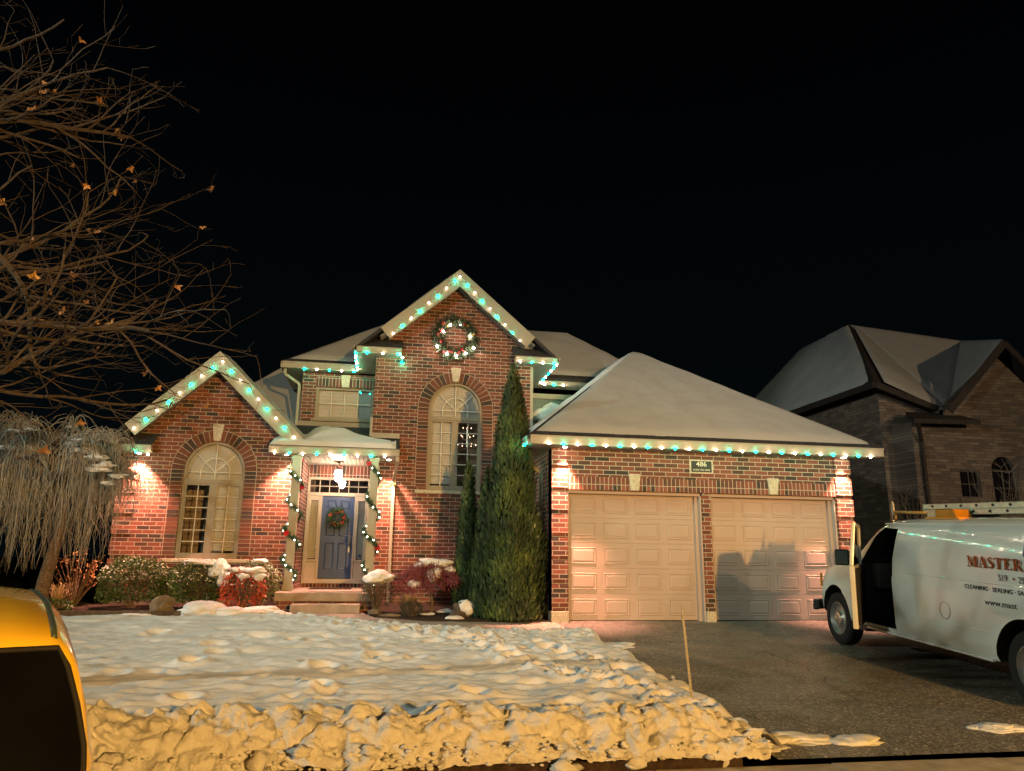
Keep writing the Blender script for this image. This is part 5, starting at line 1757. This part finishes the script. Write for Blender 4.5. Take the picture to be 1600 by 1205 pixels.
# lettering on the side
orange = plain('orange_lettering', (.30, .055, .012), .5); dkl = plain('dark_lettering', (.05, .05, .055), .5); bluel = plain('blue_logo', (.03, .04, .20), .5)
TR = (R(90), 0, R(180))     # reads along +x seen from outside (+y)
def vtext(t_, size, mat, x, y, z, **kw):
    o = text_obj(t_, size, mat, van, (x, y, z), (R(90), 0, 0), align='LEFT', **kw)
    # outside of the left side is +y: flip so that text faces outwards and reads rearwards
    o.rotation_euler = (R(90), 0, R(180)); o.scale = (-1, 1, 1) if False else o.scale
    return o
def side_text(t_, size, mat, x, z, tilt=0, sx=1.0, bold=0, yoff=.0615):
    cu = D.curves.new('t', 'FONT'); cu.body = t_; cu.size = size; cu.extrude = .001; cu.offset = bold; cu.resolution_u = 3
    t = D.objects.new('t', cu); COL.objects.link(t)
    me = D.meshes.new_from_object(t.evaluated_get(bpy.context.evaluated_depsgraph_get()))
    D.objects.remove(t); D.curves.remove(cu)
    for v in me.vertices:
        a, b, c = v.co
        v.co = Vector((a * sx, c, b))
    me.flip_normals(); me.materials.clear(); me.materials.append(mat)
    o = D.objects.new('lettering', me); COL.objects.link(o); o.parent = van; o.location = (x, yoff - tilt, z)
    return o
def serif_word():
    """MASTER in slab-serif capitals"""
    H_, S = .125, .034
    m = MB()
    def bar(x0, z0, x1, z1, w_): 
        m.beam((x0, 0, z0), (x1, 0, z1), w_, .002, up=(0, 1, 0))
    def ser(x, z, w_=.05): m.beam((x - w_ / 2, 0, z), (x + w_ / 2, 0, z), .010, .002, up=(0, 1, 0))
    x = 0
    # M
    bar(x + .015, 0, x + .015, H_, .012); bar(x + .018, H_, x + .07, .01, S * .8); bar(x + .07, .01, x + .115, H_, .014); bar(x + .125, 0, x + .125, H_, S); ser(x + .012, .004); ser(x + .125, .004, .06); ser(x + .01, H_ - .004); ser(x + .13, H_ - .004)
    x += .165
    bar(x + .02, 0, x + .062, H_, .012); bar(x + .062, H_, x + .108, 0, S); bar(x + .035, .042, x + .09, .042, .010); ser(x + .02, .004, .045); ser(x + .108, .004, .055)
    x += .135
    pts = [(.085, .104), (.06, .121), (.035, .112), (.022, .092), (.04, .072), (.07, .055), (.085, .034), (.068, .010), (.04, .004), (.012, .022)]
    ws = [.010, .014, .022, .028, .032, .034, .030, .022, .014, .010]
    for i in range(len(pts) - 1):
        m.beam((x + pts[i][0], 0, pts[i][1]), (x + pts[i + 1][0], 0, pts[i + 1][1]), (ws[i] + ws[i + 1]) / 2, .002, up=(0, 1, 0))
    x += .105
    bar(x + .06, 0, x + .06, H_, S); bar(x + .005, H_ - .008, x + .115, H_ - .008, .014); bar(x + .008, H_ - .03, x + .008, H_, .010); bar(x + .112, H_ - .03, x + .112, H_, .010); ser(x + .06, .004, .06)
    x += .135
    bar(x + .025, 0, x + .025, H_, S); bar(x, .006, x + .10, .006, .012); bar(x, H_ - .006, x + .095, H_ - .006, .012); bar(x + .03, .063, x + .075, .063, .010); bar(x + .10, .006, x + .10, .034, .010); bar(x + .095, H_ - .03, x + .095, H_, .010); bar(x + .075, .05, x + .075, .076, .009)
    x += .125
    bar(x + .025, 0, x + .025, H_, S); bar(x, H_ - .006, x + .07, H_ - .006, .012); bar(x + .03, .060, x + .07, .060, .010); bar(x + .085, .07, x + .085, .114, .024); bar(x + .06, .058, x + .11, .004, .026); ser(x + .025, .004, .06); ser(x + .115, .004, .03)
    o = m.build('lettering', orange, van)
    o.location = (3.36, .062, 1.425); o.scale = (1.12, 1, 1)
serif_word()
side_text('519', .10, dkl, 3.85, 1.30, sx=1.0)
side_text('•', .10, orange, 4.075, 1.30)
side_text('29', .10, dkl, 4.16, 1.295, sx=1.0)
side_text('CLEANING · SEALING · SA', .068, dkl, 3.27, 1.168, sx=1.22, bold=.0012, yoff=.0640)
side_text('www.mast', .092, dkl, 3.60, 1.015, sx=1.28, bold=.001, yoff=.0640)
m = MB(); m.prism([(4.22, 1.58), (4.40, 1.58), (4.40, 1.72), (4.26, 1.72)], .022, .026); m.build('logo', bluel, van)
# things carried on the roof
def V(x, y, z): return van.matrix_world @ Vector((x, y, z))
rack = empty('roof_rack', 'amber coloured rack bar lying across the van roof front', 'rack', V(1.3, -.3, 2.0))
rack.matrix_world = van.matrix_world @ Matrix.Translation((1.30, -.3, 1.96))
m = MB(); m.tube([(.03, 0, .13), (.93, 0, .10)], .022, 8); m.tube([(.03, 0, .02), (.03, 0, .13)], .015); m.tube([(.88, 0, .0), (.88, 0, .10)], .015); m.build('bar', plain('amber_bar', (.50, .28, .08), .5), rack, smooth=True)
pdl = tag(empty('reflector_paddle', 'upright white oval paddle at the front of the van roof', 'paddle', (0, 0, 0)))
pdl.matrix_world = van.matrix_world @ Matrix.Translation((1.27, -.3, 1.98))
m = MB(); m.lathe([(0, -.008), (.105, -.008), (.105, .008), (0, .008)], 24, 'y', (0, 0, .16)); o = m.build('disc', plain('paddle_white', (.6, .52, .42), .5), pdl); o.scale = (.30, 1, 1.0)
m = MB(); m.tube([(0, 0, -.03), (0, 0, .1)], .012); m.build('post', M['metal'], pdl)
bc = tag(empty('beacon_light', 'amber and clear beacon light bar on the van roof', 'beacon', (0, 0, 0)))
bc.matrix_world = van.matrix_world @ Matrix.Translation((2.25, -.3, 1.985))
def bx(x0, x1, mat, nm):
    m = MB(); m.prism([(x0, .02), (x1, .02), (x1 - (.06 if x1 > .5 else 0), .125), (x0 + (.03 if x0 < .01 else 0), .125)], -.11, .11); m.build(nm, mat, bc, bevel=.012)
bx(0, .19, plain('clear_lens', (.62, .45, .28), .3), 'clear_lens'); bx(.192, .62, plain('amber_dome', (.50, .20, .015), .25), 'amber_lens')
m = MB(); m.box(-.03, .66, -.12, .12, 0, .022); m.build('beacon_base', amber, bc, bevel=.004)
ld = tag(empty('ladder', 'aluminium extension ladder lying on the van roof', 'ladder', (0, 0, 0)))
ld.matrix_world = van.matrix_world @ Matrix.Translation((1.78, -.46, 2.05))
alu = plain('aluminium', (.68, .68, .54), .35, metal=.35)
for y in (0, -.42):
    for dz, s0 in ((.075, 0), (.0, .0)):
        m = MB(); m.box(s0, 3.7, y - .012, y + .012, dz, dz + .066); m.box(s0, 3.7, y - .0, y + .022, dz, dz + .008); m.box(s0, 3.7, y, y + .022, dz + .058, dz + .066); m.build('rail', alu, ld, bevel=.002)
for i in range(12):
    m = MB(); x = .22 + i * .30
    m.tube([(x, -.43, .11), (x, .026, .11)], .017, 8); m.tube([(x - .06, -.43, .035), (x - .06, .026, .035)], .017, 8); m.build('rung', M['black'], ld)
for nm, x in (('rack_foot', .9), ('rack_foot', 3.2)):
    m = MB(); m.box(x, x + .04, -.5, .1, -.085, -.001); m.build(nm, M['black'], ld)

# ================================================================== YELLOW CAR
M['yellow'] = plain('yellow_paint', (.85, .56, .04), .22, var=.02, scale=1, coat=.7)
def yellow_car():
    az = R(-26)
    F = Vector((math.sin(az), math.cos(az), 0)); Rt = Vector((math.cos(az), -math.sin(az), 0))
    corner = Vector(YC)            # rear right roof corner
    root = tag(empty('yellow_car', 'shiny yellow car at the bottom left corner, black rear window facing us', 'car', (0, 0, 0)))
    O = Vector((corner.x, corner.y, -.455)) - Rt * .69 + F * .10   # rear centre at ground
    root.matrix_world = Matrix(((Rt.x, F.x, 0, O.x), (Rt.y, F.y, 0, O.y), (0, 0, 1, O.z), (0, 0, 0, 1)))
    # local: x right, y forward, z up; stations along y
    H = corner.z + .455
    zt = [(-.32, .45), (-.30, .64), (-.24, .70), (-.10, H - .04), (0, H + .03), (.35, H + .10), (.9, H + .13), (1.5, H + .12), (1.9, H + .03), (2.55, H - .36), (3.3, H - .47), (3.6, .62), (3.66, .5)]
    hb = [(-.32, .74), (-.28, .82), (-.1, .87), (.4, .89), (3.2, .88), (3.5, .80), (3.66, .7)]
    st = [-.32, -.30, -.26, -.22, -.16, -.10, -.03, .06, .2, .4, .7, 1.1, 1.5, 1.75, 1.95, 2.2, 2.55, 3.0, 3.3, 3.45, 3.58, 3.66]
    def ring(y):
        h = interp(zt, y); w_ = interp(hb, y)
        belt = min(.90, h - .02)
        top = max(0, (h - belt))
        tum = .14 * min(1, top / .5)
        p = [(w_ - .04, .22), (w_, .34), (w_ + .012, .62), (w_, belt - .04), (w_ - .015, belt), (w_ - .02 - tum * .25, belt + top * .38), (w_ - .03 - tum * .55, belt + top * .72), (w_ - .05 - tum * .75, belt + top * .88), (w_ - .10 - tum * .85, belt + top * .955), (w_ - .22 - tum * .9, belt + top * .985), (w_ * .3, belt + top)]
        return [(x, y, z) for x, z in p] + [(-x, y, z) for x, z in reversed(p)]
    m = MB(); rings = [ring(y) for y in st]; n = len(rings[0])
    m.add([q for r_ in rings for q in r_], [(i * n + k_, (i + 1) * n + k_, (i + 1) * n + (k_ + 1) % n, i * n + (k_ + 1) % n) for i in range(len(st) - 1) for k_ in range(n)] + [tuple(range(n)), tuple(range((len(st) - 1) * n + n - 1, (len(st) - 1) * n - 1, -1))])
    b = m.build('car_body', [M['yellow']], root, smooth=True, auto=50)
    cuts = []
    for yy in (.55, 2.95):
        for sx in (1, -1):
            c = MB(); c.lathe([(0, -.25), (.35, -.25), (.35, .25), (0, .25)], 32, 'x', (sx * .86, yy, .33)); cuts.append(c.build('c', [M['black']], root))
    bool_cut(b, cuts)
    # rear window: black glass following the tailgate, framed by a seal
    def rp(y, u, off):   # point on the rear surface: u in -1..1 across at station y
        h = interp(zt, y); w_ = interp(hb, y); belt = min(.90, h - .02); top = h - belt
        tum = .14 * min(1, top / .5)
        return h
    zA, zB = .72, H - .055
    def wx(z):
        f = max(0, (z - .90) / (H - .90))
        return interp([(0, .825), (.38, .785), (.72, .738), (.9, .695), (1, .66)], f)
    def yr(z): return lerp(-.242, -.105, (z - .70) / (H - .04 - .70))
    m = MB(); rows = rng(zA, zB, 9)
    vs = []
    for z in rows:
        for u in (-1, -.8, -.4, 0, .4, .8, 1):
            vs.append((wx(z) * u, yr(z) - .006 - .012 * (1 - u * u), z))
    m.add(vs, [(j * 7 + i, j * 7 + i + 1, (j + 1) * 7 + i + 1, (j + 1) * 7 + i) for j in range(8) for i in range(6)])
    bgm = plain('black_glass', (.004, .004, .005), .04); bgm.node_tree.nodes['Principled BSDF'].inputs['Specular IOR Level'].default_value = .25
    m.build('rear_window', bgm, root, smooth=True)
    m = MB()
    edge = [(wx(zA), yr(zA) - .008, zA)] + [(wx(z), yr(z) - .008, z) for z in rows] + [(-wx(z), yr(z) - .008, z) for z in reversed(rows)] + [(wx(zA), yr(zA) - .008, zA)]
    m.tube(edge, .011, 6, False); m.build('window_seal', M['rubber'], root, smooth=True)
    # roof strips
    for sx in (1, -1):
        m = MB(); pts = []
        for y in (-.04, .06, .2, .4, .7, 1.1, 1.5, 1.9):
            h = interp(zt, y); pts.append((sx * .69, y, .90 + (h - .90) * .935 if h > .95 else h))
        m.tube(pts, .014, 6); m.build('roof_strip', plain('dark_roof_strip', (.05, .07, .06), .35), root, smooth=True)
    for sx in (1, -1):   # side glass
        m = MB(); vs = []
        for y in (.15, .7, 1.3, 1.85):
            h = interp(zt, y); w_ = interp(hb, y)
            for f in (.08, .38, .74):
                tum = .14
                xx = interp([(0, w_ - .015), (.38, w_ - .02 - tum * .25), (.72, w_ - .03 - tum * .55), (.88, w_ - .05 - tum * .75)], f) + .004
                vs.append((sx * xx, y, .90 + (h - .90) * f))
        m.add(vs, [(i * 3 + k_, (i + 1) * 3 + k_, (i + 1) * 3 + k_ + 1, i * 3 + k_ + 1) for i in range(3) for k_ in range(2)]); m.build('side_window', plain('car_side_glass', (.01, .01, .011), .08), root)
        m = MB(); m.obox((sx * .68, -.315, .78), (.11, 0, 0), (0, .02, 0), (0, 0, .07)); m.build('tail_lamp', plain('tail_lens', (.25, .01, .01), .2), root, bevel=.01)
    m = MB(); m.box(-.80, .80, -.37, -.28, .30, .50); m.build('bumper', M['black'], root, bevel=.03)
    for yy in (.55, 2.95):
        for sx in (1, -1):
            w_ = MB(); w_.lathe([(.19, -.1), (.29, -.1), (.315, -.08), (.315, .06), (.30, .085), (.19, .08)], 32, 'x', (0, 0, 0)); o = w_.build('wheel', M['rubber'], root, smooth=True, auto=45, loc=(sx * .78, yy, .315))
            if sx < 0: o.rotation_euler = (0, 0, math.pi)
            q = MB(); q.lathe([(.20, .06), (.16, .03), (.06, .05), (0, .05)], 24, 'x'); q.build('rim', M['rim'], o, smooth=True)
    return root
YC = (-4.374, -10.842, .86)
yellow_car()

# ================================================================== NEIGHBOUR
nb = empty('stone_house', 'dark neighbouring stone house with snowy roofs beyond the driveway', 'house')
M['ntrim'] = plain('dark_trim', (.035, .030, .026), .7)
N_ = 7.0
def npoly(name, pts, mat, th=.1, parent=nb):
    m = MB(); m.solid(pts, th); return m.build(name, mat, parent)
c0 = P(1370, 603, N_); c1 = P(1468, 645, N_); pk = P(1552, 532, N_); 
X0, X1 = c0[0], c1[0]
Z0, Z1 = c0[2], c1[2]
m = MB(); m.add([(X0, N_, -.1), (X1 + .2, N_, -.1), (X1 + .2, N_, Z1 - .1), (X0, N_, Z0 - .05)], [(0, 1, 2, 3)]); m.build('wall', M['stone_house'], nb)
m = MB(); m.add([(X0, N_, -.1), (X0, 20, -.1), (X0, 20, Z0 - .05), (X0, N_, Z0 - .05)], [(0, 1, 2, 3)]); m.build('wall', M['stone_house_side'], nb)
NG = N_ - .9
pk2, gl, gr = P(1552, 536, NG), P(1468, 640, NG), P(1652, 640, NG)
wxs, wxe = gl[0] + .1, gr[0] - .1
wall = MB()
aw = P(1565, 770, NG)
wall_face('wall', [(wxs, -.1), (wxe, -.1), (wxe, gl[2] + .1), (pk2[0] + .0, pk2[2] - .45), (wxs, gl[2] + .1)], [arch_pts(P(1568, 735, NG)[0], .42, P(1568, 790, NG)[2], P(1568, 735, NG)[2]), rect(P(1499, 735, NG)[0], P(1530, 735, NG)[0], P(1515, 778, NG)[2], P(1515, 735, NG)[2])], NG, M['stone_house'], .15, nb)
m = MB(); m.add([(wxs, NG, -.1), (wxs, N_ + .1, -.1), (wxs, N_ + .1, gl[2]), (wxs, NG, gl[2])], [(0, 1, 2, 3)]); m.build('wall', M['stone_house_side'], nb)
ac = P(1568, 735, NG)
for nm, (xa, xb, za, zb) in (('window', (ac[0] - .42, ac[0] + .42, P(1568, 790, NG)[2], ac[2])), ('window', (P(1499, 735, NG)[0], P(1530, 735, NG)[0], P(1515, 778, NG)[2], P(1515, 735, NG)[2]))):
    f = MB(); y = NG + .06
    f.box(xa, xa + .05, y, y + .05, za, zb); f.box(xb - .05, xb, y, y + .05, za, zb); f.box(xa + .05, xb - .05, y, y + .05, za, za + .05); f.box(xa + .05, xb - .05, y, y + .05, zb - .05, zb); f.box((xa + xb) / 2 - .015, (xa + xb) / 2 + .015, y + .01, y + .04, za + .05, zb - .05); f.box(xa + .05, xb - .05, y + .012, y + .038, (za + zb) / 2 - .015, (za + zb) / 2 + .015)
    fo = f.build(nm, plain('dark_frame', (.08, .075, .065), .6), nb)
    g_ = MB(); g_.box(xa, xb, y + .08, y + .09, za, zb + (.42 if nm and xb - xa > .8 else 0)); g_.build('pane', plain('dark_window', (.01, .01, .012), .1), fo)
    s_ = MB(); s_.box(xa - .1, xb + .1, NG - .05, NG + .05, za - .12, za - .002); s_.build('sill', plain('grey_sill', (.16, .14, .11), .9), fo)
# roofs
ap_ = P(1328, 508, 11.5)
snow_args = dict(mat=M['snow_roof'], parent=nb)
m = MB(); m.solid([(X0 - .35, N_ - .4, Z0 + .0), (X0 - .35, 19, Z0 + .0), (ap_[0], 15, ap_[2]), ap_], .12)
rb = P(1502, 533, 11.5)
rb2 = rb
vb0 = (X1, N_ - .4, Z1 - .05)
m.solid([(X0 - .35, N_ - .4, Z0), ap_, vb0], .12)
m.solid([ap_, (rb[0], rb[1], rb[2]), vb0], .12)
m.solid([vb0, rb, (pk2[0], NG - .4, pk2[2])], .12)
m.solid([(pk2[0], NG - .4, pk2[2]), rb2, (gr[0] + .2, 12.5, gr[2] - .1), (gr[0] + .2, NG - .4, gr[2] - .1)], .12)
m.build('roof', M['ntrim'], nb)
def off(p, d): return (p[0] + d[0], p[1] + d[1], p[2] + d[2])
def tri_snow(a, b, c, th=.07, n=26):
    """snow on a triangular facet"""
    a, b, c = Vector(a), Vector(b), Vector(c)
    g = (a + b + c) / 3; nn = (b - a).cross(c - a).normalized()
    if nn.z < 0: nn = -nn
    m = MB(); vs = []; idx = {}
    for i in range(n + 1):
        for j in range(n + 1 - i):
            k_ = n - i - j
            p = a * (i / n) + b * (j / n) + c * (k_ / n)
            e = min(i, j, k_) / n * 3
            h = .012 + th * sstep(0, .12, e) * (1 + .3 * fb(p.x, p.y, p.z, 1.3, 3))
            idx[(i, j)] = len(vs); vs.append(p + nn * h)
    fs = []
    for i in range(n):
        for j in range(n - i):
            fs.append((idx[(i, j)], idx[(i + 1, j)], idx[(i, j + 1)]))
            if i + j < n - 1: fs.append((idx[(i + 1, j)], idx[(i + 1, j + 1)], idx[(i, j + 1)]))
    m.add(vs, fs)
    m.build('snow_cover', M['snow_roof'], nb, smooth=True)
snow_slab([(X0 - .30, 18, Z0 + .03), (X0 - .30, N_ - .2, Z0 + .03), off(ap_, (-.08, 0, 0)), (ap_[0], 15, ap_[2])], .1, **snow_args)
tri_snow((X0 + .0, N_ - .38, Z0 + .02), off(ap_, (.12, 0, .0)), vb0)
tri_snow(ap_, rb, vb0)
tri_snow(vb0, rb, (pk2[0], NG - .4, pk2[2]))
snow_slab([(pk2[0] + .1, NG - .3, pk2[2] - .05), (gr[0] + .1, NG - .3, gr[2] - .05), (gr[0] + .1, 12, gr[2] - .05), off(rb2, (.05, 0, .02))], .08, **snow_args)
m = MB()
m.beam((pk2[0], NG - .42, pk2[2] - .12), (gl[0], NG - .42, gl[2] - .12), .05, .22, up=(0, .1, 1)); m.beam((pk2[0], NG - .42, pk2[2] - .12), (gr[0] + .2, NG - .42, gr[2] - .22), .05, .22, up=(0, .1, 1))
m.build('rake_board', M['ntrim'], nb)
m = MB(); m.beam((X0 - .38, 19, Z0 - .08), (X0 - .38, N_ - .42, Z0 - .08), .12, .2); m.beam((X0 - .38, N_ - .42, Z0 - .08), (X1, N_ - .42, Z1 - .12), .12, .2); m.build('gutter', M['ntrim'], nb)
# small bay roof and downspout
b0, b1 = P(1418, 657, NG - .2), P(1520, 652, NG - .2)
m = MB(); m.solid([(b0[0], NG - .5, b0[2]), (b1[0], NG - .5, b0[2] + .05), (b1[0] - .4, NG + .3, b0[2] + .42), (b0[0] + .5, NG + .5, b0[2] + .42)], .14); m.build('bay_roof', M['ntrim'], nb)
m = MB(); d0, d1 = P(1440, 690, NG - .1), P(1452, 800, NG - .1)
m.beam((b0[0] + .15, NG - .45, b0[2] - .12), (d0[0], NG - .1, d0[2]), .1, .08, up=(0, 1, 0)); m.beam((d0[0], NG - .1, d0[2]), (d0[0], NG - .1, 0), .1, .08, up=(0, 1, 0)); m.build('downspout', M['ntrim'], nb)
m = MB(); m.add([(b0[0] + .25, NG - .02, -.1), (wxs + .1, NG - .02, -.1), (wxs + .1, NG - .02, b0[2]), (b0[0] + .25, NG - .02, b0[2])], [(0, 1, 2, 3)]); m.add([(b0[0] + .25, NG - .02, -.1), (b0[0] + .25, N_ + .1, -.1), (b0[0] + .25, N_ + .1, b0[2]), (b0[0] + .25, NG - .02, b0[2])], [(0, 1, 2, 3)]); m.build('bay_wall', M['stone_house'], nb)
# leafless shrubs before the neighbour's wall
def bare_shrub(label, c, h, sp, n, seed):
    rnd = random.Random(seed); m = MB()
    root = empty('bare_shrub', label, 'shrub', c)
    for i in range(n):
        a = rnd.random() * 6.283; e = Vector((sp * math.cos(a) * rnd.random(), sp * math.sin(a) * .6 * rnd.random(), h * rnd.uniform(.5, 1)))
        pts = [Vector((rnd.gauss(0, .06), rnd.gauss(0, .06), 0))]
        for k_ in range(1, 7): pts.append(e * (k_ / 6) + Vector((rnd.gauss(0, .05), rnd.gauss(0, .05), rnd.gauss(0, .04))))
        m.tube(pts, [.018, .015, .012, .01, .008, .006, .004], 4, False)
        for k_ in range(5):
            f = pts[rnd.randint(2, 6)]; g_ = f + Vector((rnd.gauss(0, .25), rnd.gauss(0, .2), rnd.uniform(.1, .5)))
            m.tube([f, (f + g_) / 2 + Vector((rnd.gauss(0, .04), 0, 0)), g_], [.007, .005, .003], 3, False)
    m.build('branches', plain('grey_branches', (.24, .20, .15), .9), root)
s0 = P(1575, 800, NG - .6); bare_shrub('thin upright bare shrub before the neighbour arched window', (s0[0], NG - .7, -.02), 4.2, 1.3, 46, 3)
s1 = P(1440, 800, NG - 1.0); bare_shrub('bare shrub against the neighbour wall behind the ladder', (s1[0], NG - 1.0, -.02), 3.4, 1.1, 26, 4)

# doormat and a few fallen leaves
m = MB(); m.box(-.46, .46, -.32, .32, 0, .016); o = m.build('doormat', plain('doormat_fibre', (.03, .025, .02), .95, bump=.8, bscale=150), None, bevel=.005, loc=(-4.28, 3.75, .426))
tag(o, 'dark rectangular doormat lying before the blue door', 'doormat')
rnd = random.Random(8)
for (x, y, lb) in ((1.6, -.9, 'curled brown leaf on the asphalt before the left garage door'), (2.3, -1.6, 'brown leaf on the asphalt, second row out from the left garage door'), (4.9, -.55, 'dark leaf lying close under the right garage door, left of the van'),
                   (2.9, -2.6, 'brown leaf in mid driveway between marker stake and van wheel'), (.9, -2.2, 'brown leaf on the asphalt nearest the far end of the lawn snow'), (3.2, -.7, 'brown leaf before the brick pillar between the garage doors'),
                   (1.9, -3.9, 'brown leaf alone in the nearer middle of the driveway'), (2.6, -5.2, 'nearest brown leaf on the driveway, above the flat snow patches')):
    m = MB(); s = rnd.uniform(.035, .06); a0 = rnd.random() * 6.28
    lob = [1, .45, .85, .4, .7, .3, .7, .4, .85, .45]
    vs = [(0, 0, .012)] + [(s * f * math.cos(a0 + k_ * .6283), s * f * math.sin(a0 + k_ * .6283), .008 + .012 * abs(math.sin(k_ * 1.7 + a0))) for k_, f in enumerate(lob)]
    m.add(vs, [(0, 1 + k_, 1 + (k_ + 1) % 10) for k_ in range(10)])
    o = m.build('fallen_leaf', M['deadleaf'], None, loc=(x, y, gz(y) + .006))
    tag(o, lb, 'leaf', 'fallen leaves on the driveway')
